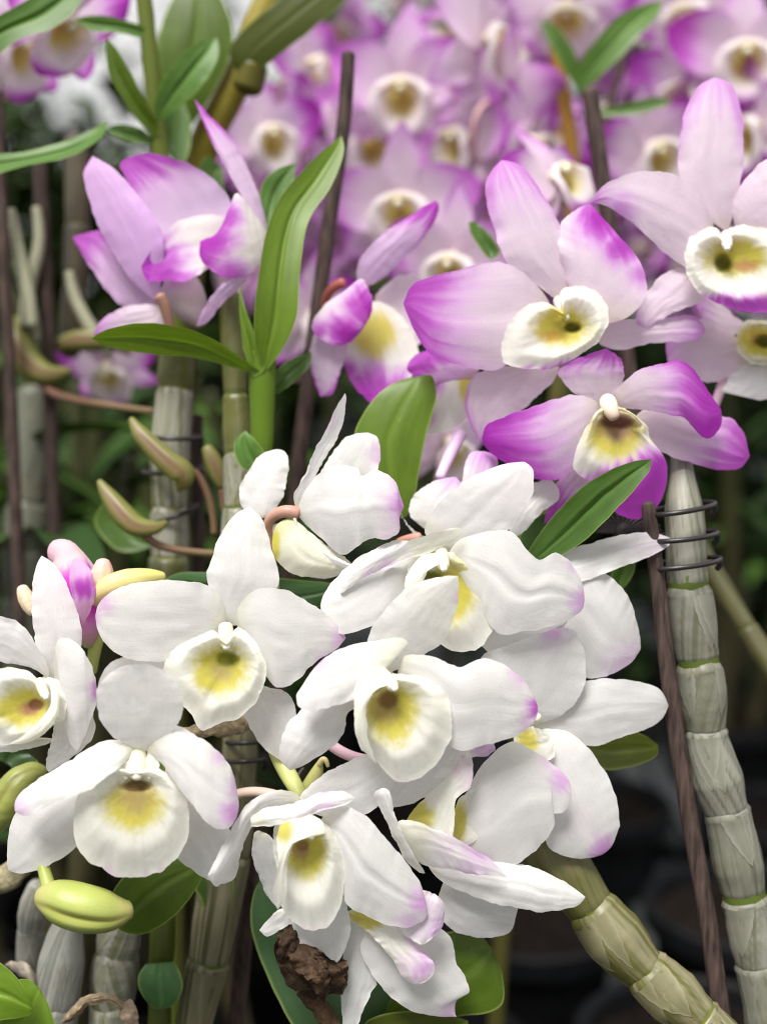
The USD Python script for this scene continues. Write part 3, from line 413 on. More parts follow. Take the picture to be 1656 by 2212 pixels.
flower(PF, 'deep purple orchid with hooded throat behind a leaf tip, lower right of the purple group', (1320, 870), 26, [
    ('sepal', P((1315, 880), [(1245, 850), (1205, 795), (1240, 775)], (1310, 752), [(1345, 790), (1342, 830), (1330, 870)], (28, 25, 20), cup=-2, base_c=PINKW * 0.97, pur=(0.40, 1.02, 0.85), edge=0.1)),
    ('sepal', P((1370, 900), [(1430, 870), (1500, 890), (1570, 900)], (1619, 985), [(1590, 1013), (1530, 1010), (1450, 985), (1400, 960)], (31, 31, 36), cup=-2.5, base_c=PINKW * 0.95, pur=(0.35, 1.0, 0.85))),
    ('sepal', P((1275, 1000), [(1220, 1020), (1190, 1070)], (1175, 1130), [(1215, 1110), (1260, 1060), (1290, 1030)], (31, 32, 34), cup=-1.5, base_c=PINKW, pur=(0.1, 0.8, 0.85))),
    ('petal', P((1300, 890), [(1275, 960), (1240, 1010), (1200, 1037), (1120, 1018)], (1040, 955), [(1060, 910), (1140, 882), (1230, 852), (1280, 862)], (26, 19, 24), roll=-2, cup=-4, base_c=PINKW, pur=(0.18, 0.95, 1.0), edge=0.15)),
    ('petal', P((1330, 882), [(1335, 840), (1370, 805), (1430, 783), (1490, 788), (1515, 820)], (1557, 885), [(1550, 930), (1530, 948), (1470, 900), (1400, 885)], (26, 19, 24), roll=3, cup=-4, base_c=PINKW, pur=(0.25, 0.95, 1.0), edge=0.15)),
    ('lip', lip((1335, 945), [(1310, 872), (1285, 890), (1262, 930), (1240, 970), (1235, 1010), (1260, 1035), (1300, 1060), (1330, 1110), (1380, 1122), (1425, 1090), (1443, 1030), (1435, 980), (1402, 950), (1400, 920), (1370, 895), (1345, 880)],
        17, deep=3.5, yel=(1328, 940, 70, 62), brown=(1330, 925, 50, 38, np.array([0.42, 0.24, 0.19])), pur=(0.45, 0.85, 0.95, 140), hole=(1332, 908, 38, 18), hole_c=(0.22, 0.1, 0.08), side=-1, bot=3, purdir=(0.35, 0.95))),
    ('column', tube([(1312, 866, 23), (1318, 884, 18), (1326, 900, 17)], [17, 19, 13], [CREAM * 1.05, CREAM, np.array([0.6, 0.4, 0.35])], n=16))])
flower(PF, 'pinkish orchid half hidden at the right edge behind the deep purple one', (1600, 740), 52, [
    ('petal', P((1600, 740), [(1520, 690), (1460, 700)], (1442, 780), [(1480, 820), (1560, 820), (1610, 790)], (52, 51, 55), cup=-2, base_c=PINKW * 0.95, pur=(0.6, 1.2, 0.6), edge=0.2)),
    ('petal', P((1610, 700), [(1560, 660), (1500, 620)], (1520, 700), [(1560, 730)], (54, 54, 56), cup=-1, base_c=PINKW * 0.95, pur=(0.6, 1.2, 0.5))),
    ('sepal', P((1620, 780), [(1580, 810), (1560, 840)], (1590, 850), [(1670, 855), (1700, 800)], (50, 49, 50), cup=-2, base_c=GW * 0.98)),
    ('lip', lip((1650, 735), [(1650, 690), (1610, 690), (1590, 720), (1592, 760), (1620, 785), (1680, 790), (1720, 740), (1700, 690)], 44, deep=3.5, yel=(1640, 735, 55, 45), brown=(1640, 730, 25, 20, np.array([0.4, 0.2, 0.08])))),
    ('pedicel', tube([(1575, 795, 55), (1560, 830, 55), (1545, 870, 56), (1540, 900, 60)], [12, 11, 10, 9], np.array([0.72, 0.52, 0.6])))])
flower(PF, 'purple orchid seen from behind with cupped petals above the bright green shoot', (400, 640), 62, [
    ('sepal', P((355, 662), [(280, 600), (215, 490), (180, 385)], (200, 336), [(255, 372), (310, 435), (352, 515), (352, 580), (345, 640)], (60, 55, 62), roll=-4, cup=-4, base_c=np.array([0.66, 0.42, 0.72]), pur=(0.9, 1.15, 0.6), edge=0.20)),
    ('sepal', P((570, 515), [(530, 440), (490, 370), (450, 290)], (420, 212), [(445, 240), (500, 300), (545, 385), (576, 490)], (58, 57, 62), roll=5, cup=-3, base_c=np.array([0.70, 0.52, 0.72]), pur=(0.55, 1.05, 0.8), edge=0.25)),
    ('sepal', P((345, 668), [(250, 650), (190, 570)], (156, 512), [(230, 508), (270, 560), (330, 640)], (68, 69, 73), cup=-2, base_c=np.array([0.62, 0.42, 0.64]), pur=(0.35, 1.0, 0.85))),
    ('sepal', P((350, 660), [(280, 660), (225, 685)], (202, 722), [(270, 725), (350, 720)], (61, 60, 64), cup=-2, base_c=PINKW * 0.96, pur=(0.4, 1.1, 0.6), edge=0.15)),
    ('sepal', P((560, 530), [(490, 600), (445, 655)], (424, 704), [(450, 692), (510, 625), (572, 550)], (54, 51, 52), roll=4, cup=-1.5, base_c=np.array([0.66, 0.46, 0.7]), pur=(0.5, 1.3, 0.4), edge=0.3)),
    ('petal', P((420, 575), [(345, 535), (300, 430), (258, 360)], (280, 338), [(340, 332), (420, 362), (488, 415), (498, 450), (470, 500)], (62, 60, 64), roll=-3, cup=3, base_c=np.array([0.68, 0.5, 0.72]), pur=(0.45, 1.0, 0.9), edge=0.1)),
    ('lip', P((485, 560), [(440, 585), (400, 605), (360, 605), (328, 608)], (305, 575), [(340, 520), (380, 480), (430, 465), (490, 468)], (60, 55, 52), roll=5, cup=3, base_c=LIPW, blobs=[(335, 588, 120, 1.0), (400, 605, 45, 0.7), (300, 580, 70, 0.95)], purp=True, gb=0)),
    ('lip_lobe', P((578, 510), [(540, 590), (490, 600), (440, 570)], (432, 520), [(480, 485), (498, 440), (505, 420), (550, 460)], (56, 49, 52), cup=-4, base_c=LIPW, blobs=[(440, 525, 110, 1.0), (485, 465, 60, 0.85), (490, 590, 70, 0.7)], purp=True, gb=0), 'lip'),
    ('ovary', tube([(385, 620, 66), (405, 650, 66), (435, 695, 66)], [46, 40, 16], [np.array([0.62, 0.5, 0.58]), np.array([0.62, 0.5, 0.52]), np.array([0.6, 0.46, 0.56])], n=24, k=20)),
    ('pedicel', tube([(345, 640, 52), (356, 662, 53), (366, 700, 55), (380, 760, 60)], [13, 12, 10, 8], np.array([0.30, 0.16, 0.12])))])
flower(PF, 'orchid with one lifted purple petal and a curled lip beside the middle stake', (760, 660), 66, [
    ('petal', P((780, 620), [(770, 580), (800, 530), (860, 480)], (940, 432), [(948, 445), (930, 490), (870, 560), (810, 610)], (64, 61, 66), roll=4, cup=-3, base_c=np.array([0.66, 0.46, 0.7]), pur=(0.5, 1.0, 0.95), edge=0.15)),
    ('petal', P((810, 640), [(850, 600), (890, 590)], (930, 650), [(930, 720), (880, 750), (830, 720)], (70, 70, 74), cup=2, base_c=PINKW * 0.97, pur=(0.7, 1.2, 0.5))),
    ('sepal', P((745, 690), [(705, 680), (676, 720), (670, 780)], (692, 856), [(720, 845), (740, 790), (755, 730)], (58, 57, 60), roll=-2, cup=-2, base_c=np.array([0.70, 0.56, 0.72]), pur=(0.75, 1.1, 0.7), edge=0.35)),
    ('lip', P((735, 635), [(690, 670), (675, 710), (700, 735), (745, 742)], (790, 700), [(803, 665), (798, 630), (780, 600), (762, 615)], (58, 51, 52), cup=-4, base_c=np.array([0.78, 0.7, 0.72]), blobs=[(790, 660, 85, 1.0), (750, 725, 85, 1.0), (690, 715, 45, 0.7)], purp=True, gb=0)),
    ('lip_lobe', P((800, 650), [(750, 700), (745, 790), (770, 840), (805, 872)], (840, 870), [(885, 820), (905, 760), (880, 700), (850, 665)], (66, 62, 60), cup=3, base_c=LIPW, yel=[(805, 722, 60, 62)], blobs=[(790, 850, 105, 1.0), (850, 850, 80, 0.9), (750, 800, 45, 0.8)], purp=True, gb=0), 'lip'),
    ('pedicel', tube([(740, 610, 62), (715, 625, 64), (700, 660, 68)], [11, 10, 8], np.array([0.4, 0.12, 0.09])))])
flower(PF, 'small purple and white orchid squeezed behind the large left pointing petal', (970, 850), 50, [
    ('petal', P((985, 830), [(930, 830), (880, 800), (890, 770)], (930, 756), [(1000, 770), (1030, 790)], (50, 47, 50), cup=-1.5, base_c=np.array([0.66, 0.4, 0.68]), pur=(0.2, 0.9, 0.9))),
    ('lip', P((985, 820), [(930, 830), (925, 880)], (915, 935), [(970, 930), (1020, 890), (1030, 820)], (49, 47, 48), cup=-2, base_c=LIPW, blobs=[(930, 830, 45, 0.8), (920, 900, 30, 0.5)], purp=True, yel=[(1010, 830, 26, 50)], gb=0)),
    ('pedicel', tube([(995, 935, 48), (970, 985, 44), (950, 1030, 40)], [14, 13, 11], np.array([0.66, 0.45, 0.66])))])
# ------------------------------------------------------------------ leaves and shoots
LG = np.array([0.098, 0.168, 0.013]); MG = np.array([0.06, 0.125, 0.022]); DG = np.array([0.028, 0.06, 0.016]); OLV = np.array([0.075, 0.095, 0.014]); PALEG = np.array([0.30, 0.38, 0.10])
def leaf(base, L, tip, R, d, c=LG, roll=0.0, cup=2.0, crease=1.6, edgec=None, **kw):
    m = petal(base, L, tip, R, d, roll=roll, cup=cup, crease=crease, base_c=c, gb=0.0, frill=kw.pop('frill', 0.15), wob=0.5, nick=0.2, und=kw.pop('und', 0.4), **kw)
    ns = kw.get('ns', 29); nt = kw.get('nt', 56)
    S = np.tile(np.linspace(-1, 1, ns), nt); T = np.repeat(np.linspace(0, 1, nt), ns)
    g = rng_next(); n = meshkit.fbm(np.stack([S * 3 + g.uniform(0, 50), T * 5, 0 * T], -1), 3) - 0.5
    st = meshkit.fbm(np.stack([S * 16 + g.uniform(0, 50), T * 1.2, 0 * T], -1), 2) - 0.5
    m['c'] = m['c'] * (1 + 0.5 * n + 0.14 * st)[:, None]
    m['c'] = mixc(m['c'], np.minimum(c * 1.7 + 0.02, 1), 0.35 * np.exp(-(S / 0.06) ** 2))
    m['c'] = mixc(m['c'], PALEG if edgec is None else edgec, 0.55 * ss(np.abs(S), 0.94, 1.0))
    return m
def lone_leaf(label, *a, **kw): single('orchid_leaf', label, 'leaf', leaf(*a, **kw), 'leaf_tissue')
sh = Thing('leafy_shoot', 'bright green young shoot with one tall strap leaf in front of the middle stake', 'shoot', D(565, 980, 48))
sh.part('stem', tube([(566, 760, 46), (566, 850, 47), (566, 930, 48), (562, 985, 49)], [30, 29, 26, 24], LG * 1.1, k=18), 'leaf_tissue')
sh.part('leaf', leaf((575, 800), [(550, 740), (552, 640), (575, 500), (610, 420), (660, 360)], (737, 292), [(742, 330), (715, 400), (665, 480), (650, 560), (640, 680), (605, 760)], (42, 36, 44, 58), LG, roll=3, cup=4), 'leaf_tissue')
sh.part('leaf', leaf((548, 808), [(500, 792), (420, 772), (330, 765), (240, 750)], (198, 730), [(240, 708), (330, 698), (420, 715), (490, 750), (560, 800)], (44, 34, 26), LG * 1.12, roll=-10, cup=2), 'leaf_tissue')
sh.part('leaf', leaf((548, 815), [(528, 760), (518, 690)], (517, 612), [(535, 680), (560, 740), (572, 790)], (42, 41, 44), LG * 0.95, cup=1), 'leaf_tissue')
sh.part('leaf', leaf((578, 850), [(590, 810), (620, 780)], (672, 760), [(668, 790), (640, 820), (600, 850)], (50, 52, 56), MG, cup=1, nt=24, ns=15), 'leaf_tissue')
sh.part('leaf', leaf((570, 500), [(560, 450), (565, 400), (590, 370)], (640, 352), [(625, 420), (600, 480)], (66, 68, 70), MG * 1.1, cup=1, nt=24, ns=15), 'leaf_tissue')
sh.part('leaf_bract', leaf((560, 1000), [(520, 1010), (505, 960)], (530, 930), [(560, 960), (580, 990)], (44, 40, 42), MG * 1.3, cup=1, nt=20, ns=13), 'leaf_tissue')
lone_leaf('upright rounded green leaf rising between the white cluster and the purple orchids', (845, 1120), [(800, 1040), (765, 950), (780, 900), (830, 840)], (905, 812), [(935, 815), (940, 870), (915, 960), (900, 1050), (880, 1110)], (40, 37, 42), LG * 0.85, cup=-2.5, crease=0.6)
lone_leaf('pointed glossy leaf with pale midrib crossing the deep purple orchid', (1160, 1215), [(1140, 1190), (1190, 1120), (1260, 1050), (1340, 1005)], (1406, 991), [(1400, 1020), (1340, 1090), (1270, 1160), (1210, 1200)], (20, 8, 4), MG * 0.95, cup=2.5, crease=2.2, roll=-3)
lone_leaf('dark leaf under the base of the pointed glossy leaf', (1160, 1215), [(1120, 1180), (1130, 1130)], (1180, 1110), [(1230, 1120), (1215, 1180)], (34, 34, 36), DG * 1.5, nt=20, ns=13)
lone_leaf('small olive leaf end under the right white orchid against black pots', (1240, 1600), [(1290, 1580), (1350, 1575)], (1420, 1608), [(1415, 1635), (1350, 1660), (1290, 1660)], (36, 34, 38), OLV * 1.2, cup=1.5, nt=24, ns=15)
lone_leaf('green leaf blade behind the narrow right pointing sepal', (1360, 1190), [(1330, 1215), (1320, 1245)], (1335, 1275), [(1355, 1260), (1372, 1220)], (40, 40, 42), MG, nt=18, ns=11)
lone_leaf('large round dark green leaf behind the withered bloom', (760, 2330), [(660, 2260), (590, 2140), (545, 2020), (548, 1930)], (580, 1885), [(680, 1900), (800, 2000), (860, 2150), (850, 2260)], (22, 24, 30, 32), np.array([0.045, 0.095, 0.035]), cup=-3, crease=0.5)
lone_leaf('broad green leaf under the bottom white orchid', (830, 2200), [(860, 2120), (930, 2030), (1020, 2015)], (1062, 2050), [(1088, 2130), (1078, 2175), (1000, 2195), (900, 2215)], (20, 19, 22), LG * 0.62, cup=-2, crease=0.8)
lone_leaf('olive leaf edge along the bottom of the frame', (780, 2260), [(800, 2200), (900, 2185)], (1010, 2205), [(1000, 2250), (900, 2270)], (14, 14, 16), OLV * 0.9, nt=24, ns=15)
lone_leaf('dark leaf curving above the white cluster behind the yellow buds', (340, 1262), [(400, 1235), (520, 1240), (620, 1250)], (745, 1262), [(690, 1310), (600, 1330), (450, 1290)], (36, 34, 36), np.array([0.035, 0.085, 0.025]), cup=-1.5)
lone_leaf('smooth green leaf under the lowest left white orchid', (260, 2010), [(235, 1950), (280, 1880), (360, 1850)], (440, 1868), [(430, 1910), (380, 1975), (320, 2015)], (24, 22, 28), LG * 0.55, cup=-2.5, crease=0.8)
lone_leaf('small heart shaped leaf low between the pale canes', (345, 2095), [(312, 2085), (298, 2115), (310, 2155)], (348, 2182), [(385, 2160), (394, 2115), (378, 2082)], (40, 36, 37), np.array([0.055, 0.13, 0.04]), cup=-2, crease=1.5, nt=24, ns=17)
lone_leaf('light green leaf tip in the bottom left corner', (-120, 2160), [(-60, 2060), (10, 2085), (50, 2130)], (72, 2180), [(60, 2195), (0, 2205), (-80, 2215)], (4, -2, 0), LG * 1.15, cup=-2)
lone_leaf('second light green leaf under the corner leaf tip', (-60, 2290), [(0, 2130), (55, 2115)], (85, 2135), [(112, 2190), (120, 2260), (60, 2330)], (10, 8, 10), LG * 1.1, cup=-2, crease=0.8)
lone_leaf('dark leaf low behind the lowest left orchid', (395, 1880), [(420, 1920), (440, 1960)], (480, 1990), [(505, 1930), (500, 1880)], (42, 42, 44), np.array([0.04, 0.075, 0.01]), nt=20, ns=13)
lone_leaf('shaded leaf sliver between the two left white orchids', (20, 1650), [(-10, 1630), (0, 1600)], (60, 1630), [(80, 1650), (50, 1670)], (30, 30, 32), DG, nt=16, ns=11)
lone_leaf('round green leaf edge beside the brown green bud', (330, 1180), [(240, 1180), (205, 1130), (220, 1090)], (260, 1085), [(300, 1110), (330, 1150)], (96, 97, 99), np.array([0.05, 0.10, 0.015]), nt=24, ns=15)
# upper left leafy stems (a little out of focus)
up = Thing('leafy_shoot', 'tall green leafy stem with two curved young leaves at the upper left', 'shoot', D(335, 330, 100))
up.part('stem', tube([(305, -60, 96), (322, 100, 98), (335, 230, 100), (345, 330, 102), (368, 500, 108), (378, 900, 112), (368, 1500, 112), (366, 2500, 112)], [17, 20, 22, 20, 20, 20, 20], OLV * 1.6), 'leaf_tissue')
up.part('leaf', leaf((335, 300), [(290, 250), (240, 170)], (231, 80), [(262, 120), (300, 190), (340, 260)], (98, 90, 92), LG * 0.75, cup=2.5), 'leaf_tissue')
up.part('leaf', leaf((342, 262), [(332, 220), (370, 140), (420, 95)], (468, 80), [(468, 130), (430, 190), (370, 245)], (96, 88, 92), MG * 1.3, cup=2.5), 'leaf_tissue')
up.part('leaf', leaf((330, 90), [(270, 72), (200, 66)], (163, 42), [(200, 32), (260, 40), (320, 62)], (96, 92, 90), MG * 1.3, cup=1, nt=24, ns=15), 'leaf_tissue')
up.part('leaf', leaf((330, 310), [(280, 305), (240, 290)], (228, 278), [(260, 268), (310, 280)], (100, 96, 96), MG * 1.2, cup=1, nt=24, ns=15), 'leaf_tissue')
up.part('leaf', leaf((350, 310), [(340, 270), (355, 200)], (385, 190), [(412, 270), (400, 350)], (108, 112, 116), MG * 1.2, cup=1.5, nt=24, ns=15), 'leaf_tissue')
lone_leaf('broad pale green leaf standing behind the upper left stem', (345, 330), [(335, 180), (340, 90), (370, 0)], (420, -90), [(480, 0), (502, 70), (480, 160), (420, 260)], (130, 125, 130), LG * 0.62, cup=-3)
lone_leaf('long leaf entering the upper left corner', (-160, 190), [(-60, 60), (20, 20), (90, -20)], (190, -70), [(170, 10), (110, 60), (40, 85), (-40, 140)], (70, 66, 72), MG * 1.15, cup=2.5)
lone_leaf('thin arching leaf crossing the left edge above the pale roots', (-120, 380), [(-40, 335), (60, 325), (150, 300)], (232, 258), [(215, 300), (140, 340), (40, 360), (-40, 385)], (78, 74, 78), MG * 1.25, cup=2, roll=-6)
big = Thing('orchid_cane', 'thick yellow cane bearing a big dark olive leaf behind the left purple orchid', 'orchid cane', D(500, 200, 130))
big.part('stem', tube([(640, -80, 138), (572, 20, 137), (505, 190, 135), (450, 290, 138), (415, 420, 146), (390, 800, 150), (378, 1400, 150), (376, 2500, 150)], [34, 34, 42, 30, 26, 24, 24, 24], [np.array([0.24, 0.24, 0.06]), np.array([0.27, 0.22, 0.03]), np.array([0.22, 0.18, 0.02])] + [np.array([0.07, 0.07, 0.015])] * 7, rough=0.1), 'leaf_tissue')
big.part('leaf', leaf((520, 158), [(498, 130), (500, 92), (550, 40), (640, -30)], (860, -130), [(770, -25), (690, 48), (610, 112), (560, 150)], (118, 110, 116), OLV * 0.72, cup=-1.2, crease=0.5), 'leaf_tissue')
big.part('stem_node', tube([(535, 185, 122), (548, 140, 120)], [34, 32], np.array([0.12, 0.11, 0.02])), 'leaf_tissue')
big.part('leaf', leaf((430, 470), [(415, 420), (440, 340)], (480, 360), [(480, 420), (450, 490)], (124, 122, 124), MG * 0.9, nt=20, ns=13), 'leaf_tissue')
rc = Thing('orchid_cane', 'ochre cane with a forked pair of green leaves among the blurred flowers, top right', 'orchid cane', D(1240, 200, 200))
rc.part('stem', tube([(1200, 100, 204), (1212, 180, 204), (1228, 270, 204), (1238, 420, 208), (1190, 1000, 210), (1110, 1700, 210), (1050, 2600, 210)], [15, 19, 21, 18, 18, 18, 18], [np.array([0.32, 0.16, 0.025]), np.array([0.30, 0.15, 0.025])] + [np.array([0.09, 0.085, 0.02])] * 7), 'leaf_tissue')
rc.part('leaf', leaf((1252, 200), [(1240, 150), (1290, 80), (1340, 30)], (1432, 0), [(1415, 40), (1350, 110), (1290, 170)], (186, 178, 184), MG * 1.4, cup=2.5), 'leaf_tissue')
rc.part('leaf', leaf((1245, 190), [(1200, 120), (1180, 80)], (1168, 45), [(1200, 55), (1240, 110), (1262, 180)], (190, 186, 188), MG * 1.1, cup=1.5, nt=24, ns=15), 'leaf_tissue')
rc.part('leaf', leaf((1270, 240), [(1350, 222), (1410, 208)], (1450, 220), [(1410, 236), (1350, 250)], (190, 184, 184), MG * 1.3, cup=1, nt=24, ns=15), 'leaf_tissue')
lone_leaf('small dark green leaf between the petals left of the large pale orchid', (1060, 560), [(1025, 520), (1010, 480)], (1030, 480), [(1060, 510), (1080, 540)], (70, 70, 74), MG * 0.9, nt=18, ns=11)
# ------------------------------------------------------------------ canes
PAPER = np.array([0.38, 0.375, 0.31]); SHG = np.array([0.20, 0.205, 0.135]); NODE = np.array([0.075, 0.105, 0.018])
def striate(m, light, dark, k=9.0, amt=1.0, seed=0, diag=0.0, spots=0.35):
    T, A = m.pop('TA')
    a = A + diag * T
    n = meshkit.fbm(np.stack([np.cos(a) * k / 2.2 + seed * 3.1, np.sin(a) * k / 2.2, T * 0.22 + seed * 1.37], -1), 3)
    f = meshkit.fbm(np.stack([np.cos(a) * k * 1.1 + seed, np.sin(a) * k * 1.1, T * 0.15 + seed * 0.7], -1), 2)
    w = ss(0.6 * n + 0.4 * f + 0.04, 0.42, 0.62) * amt
    c = mixc(np.broadcast_to(dark, T.shape + (3,)), light, w)
    sp = meshkit.fbm(np.stack([np.cos(A) * 3 + seed * 9, np.sin(A) * 3, T * 5], -1), 3)
    c = c * (0.85 + 0.3 * f)[..., None]
    c = mixc(c, np.array([0.13, 0.085, 0.04]), spots * ss(sp, 0.66, 0.76))
    m['c'] = c.reshape(-1, 3); return m
def cane(name, label, cat, path, hw, d, nodes, light=PAPER, dark=SHG, node_c=NODE, seed=0, k=9.0, amts=None, mat='cane_tissue', flare=1.0, greens=None, tone=0.5):
    """a jointed cane: each internode a sheathed piece with a flared papery top, with a node ring between"""
    light, dark = light * tone, dark * tone
    p = np.array(path, float); P = smoothline(D(p[:, 0], p[:, 1], p[:, 2]), 400)
    W = np.interp(np.linspace(0, 1, 400), np.linspace(0, 1, len(hw)), hw) * pxm(p[:, 2].mean())
    t = Thing(name, label, cat, P[len(P) // 2])
    py = np.interp(np.linspace(0, 1, 400), np.linspace(0, 1, 400), np.arange(400))
    cuts = [0] + [int(399 * n) for n in nodes] + [399]
    for i, (a, b) in enumerate(zip(cuts[:-1], cuts[1:])):
        if b - a < 4: continue
        gap = (min(7, (b - a) // 5) if greens is None or greens[i - 1] else 2) if i else 0
        seg = P[a + gap:b + 1]; r = W[a + gap:b + 1]
        u = np.linspace(0, 1, len(seg))
        r = r * (0.95 + 0.09 * flare * np.sin(math.pi * np.clip(u * 0.62 + 0.22, 0, 1)) ** 1.0 - 0.06 * ss(u, 0.6, 1.0))
        g = np.random.default_rng(seed * 50 + i); ph = g.uniform(0, 6.3)
        fn = lambda T, A, ph=ph: 1 + 0.007 * np.sin(A * 7 + ph) + 0.006 * np.sin(A * 11 + ph * 2) + 0.04 * (T < 0.12) * np.sin(A * 3 + ph)
        m = tube3(seg, r, n=24, k=72, fn=fn, rough=0.06, seed=i + seed)
        am = 1.0 if amts is None else amts[i % len(amts)]
        t.part('internode', striate(m, light * g.uniform(0.9, 1.1), dark * g.uniform(0.85, 1.15), k, am, seed * 10 + i, diag=g.uniform(-1.2, 1.2)), mat)
        if am > 0.3:
            for kf in range(2):
                ts = np.linspace(0.02, g.uniform(0.6, 0.97), 16); c0 = math.pi / 2 + g.uniform(-1.1, 1.1); wd = g.uniform(0.35, 0.8); pk = g.uniform(-0.3, 0.3)
                ctr = np.stack([np.interp(ts, u, seg[:, q]) for q in range(3)], -1); rad = np.interp(ts, u, r)
                tg = np.gradient(ctr, axis=0); tg /= np.linalg.norm(tg, axis=1, keepdims=True); aa = np.cross(tg, F_); aa /= np.linalg.norm(aa, axis=1, keepdims=True); bb = np.cross(tg, aa)
                S2 = np.linspace(-1, 1, 9); T2, SS = np.meshgrid(ts / ts[-1], S2, indexing='ij')
                an = c0 + pk * T2 + SS * wd * (1 - T2 ** 1.6) + 0.02 * np.sin(T2 * 30 + kf)
                rr = rad[:, None] * (1.014 + 0.008 * np.abs(SS) ** 3 * g.uniform(0.3, 1.6))
                V = ctr[:, None] + aa[:, None] * (rr * np.cos(an))[..., None] + bb[:, None] * (rr * np.sin(an))[..., None]
                cc = np.broadcast_to(mixc(np.broadcast_to(dark, (1, 3)), light, np.array([0.55])), SS.shape + (3,)) * (1 + 0.25 * surf_noise(T2, SS, g, 1, 8))[..., None]
                cc = mixc(cc, light * 1.06, ss(np.abs(SS), 0.6, 1.0))
                t.part('sheath_flap', dict(v=V.reshape(-1, 3), f=tri(gridf(16, 9)), c=cc.reshape(-1, 3), uv=np.stack([SS * 4, T2 * 20], -1).reshape(-1, 2)), mat)
        if i:
            q = P[max(a - 4, 0):a + gap + 4]
            m = tube3(q, np.full(len(q), W[a] * 0.92), n=8, k=24, caps=True); m.pop('TA')
            m['c'] = np.broadcast_to((node_c if greens is None or greens[i - 1] else np.array([0.16, 0.125, 0.075])) * g.uniform(0.8, 1.3), m['v'].shape).copy()
            t.part('node_ring', m, 'leaf_tissue')
            q = P[a + gap - 1:a + gap + 3]
            m = tube3(q, np.full(len(q), W[a] * 0.955), n=5, k=24, rough=0.08, seed=i); m.pop('TA')
            m['c'] = np.broadcast_to(light * 0.9, m['v'].shape).copy()
            t.part('sheath_rim', m, mat)
    if path[-1][1] > 2190:
        e = P[-1].copy(); e[2] = 0.10; e[1] += 0.02
        m = tube3(np.array([P[-1], (P[-1] + e) / 2 + [0, 0.004, 0], e]), np.array([W[-1], W[-1] * 0.9, W[-1] * 0.7]), n=30, k=30, fn=lambda T, A: 1 - 0.08 * np.exp(-((T * 4 % 1 - 0.5) / 0.06) ** 2))
        t.part('cane_base', striate(m, light, dark, k, 0.8, seed), mat)
    return t
cane('orchid_cane', 'pale papery jointed cane standing on the right beside the dark stake', 'orchid cane',
     [(1468, 930, 44), (1474, 1050, 36), (1481, 1180, 31), (1488, 1290, 30), (1503, 1400, 30), (1514, 1470, 30), (1521, 1550, 30), (1530, 1615, 30), (1552, 1700, 30), (1574, 1775, 30), (1590, 1850, 30), (1607, 1940, 30), (1626, 2030, 30), (1642, 2100, 30), (1668, 2260, 30)],
     [16, 24, 40, 44, 50, 47, 50, 44, 54, 48, 53, 47, 51, 48, 54], 30, [0.255, 0.375, 0.49, 0.62, 0.75, 0.865], seed=1, greens=(1, 1, 0, 0, 1, 0), amts=(0.9, 0.8, 0.6, 0.9, 0.55, 0.9, 0.7))
cane('orchid_cane', 'olive jointed cane slanting down to the lower right corner', 'orchid cane',
     [(1120, 1740, 26), (1180, 1830, 26), (1230, 1895, 24), (1280, 1965, 22), (1340, 2040, 20), (1398, 2102, 18), (1450, 2150, 16), (1502, 2196, 14), (1590, 2280, 12)],
     [40, 58, 62, 56, 64, 54, 60, 48, 46], 20, [0.385, 0.63, 0.84], light=np.array([0.36, 0.33, 0.20]), dark=np.array([0.135, 0.135, 0.03]), node_c=np.array([0.10, 0.115, 0.015]), tone=0.52, seed=2, k=8, amts=(0.15, 0.75, 0.9, 1.0))
cane('orchid_cane', 'pale streaked cane with a rounded green top under the left strap leaf', 'orchid cane',
     [(380, 765, 80), (378, 830, 80), (372, 900, 80), (366, 1000, 80), (366, 1090, 80), (366, 1180, 80), (362, 1300, 82), (360, 1420, 84)], [36, 40, 42, 40, 40, 44, 46, 44], 80, [0.11, 0.5, 0.66],
     light=np.array([0.50, 0.49, 0.40]), dark=np.array([0.16, 0.17, 0.04]), node_c=np.array([0.22, 0.24, 0.04]), seed=3, k=7, amts=(0.02, 1.0, 1.0, 0.25))
cane('orchid_cane', 'slim olive cane with a torn white sheath left of the bright shoot', 'orchid cane',
     [(495, 640, 66), (506, 780, 66), (510, 900, 66), (512, 1000, 64), (512, 1100, 62), (506, 1200, 62), (500, 1330, 64)], [24, 27, 27, 30, 30, 30, 30], 65, [0.3, 0.49, 0.66], light=np.array([0.52, 0.51, 0.43]), dark=np.array([0.16, 0.17, 0.025]), seed=4, amts=(0.1, 0.15, 1.0, 0.8))
cane('orchid_cane', 'grey white cane stump under the plump yellow green bud', 'orchid cane',
     [(152, 1985, 44), (140, 2030, 44), (130, 2100, 44), (122, 2170, 44), (112, 2320, 44)], [30, 46, 50, 44, 46], 44, [0.56], light=np.array([0.42, 0.42, 0.38]), dark=np.array([0.28, 0.28, 0.24]), seed=5)
cane('orchid_cane', 'pale green cane in the middle of the three at the bottom left', 'orchid cane',
     [(262, 1990, 54), (252, 2060, 54), (245, 2130, 54), (238, 2320, 54)], [42, 50, 46, 44], 54, [0.22, 0.55], light=np.array([0.44, 0.43, 0.36]), dark=np.array([0.19, 0.20, 0.09]), seed=6)
cane('orchid_cane', 'streaked olive cane leaning down from the cluster at the bottom left', 'orchid cane',
     [(520, 1560, 50), (512, 1700, 50), (490, 1850, 50), (470, 1960, 50), (452, 2060, 50), (425, 2180, 50), (400, 2330, 50)], [36, 38, 52, 48, 46, 38, 36], 50, [0.36, 0.66], light=np.array([0.30, 0.28, 0.17]), dark=np.array([0.11, 0.11, 0.04]), seed=7)
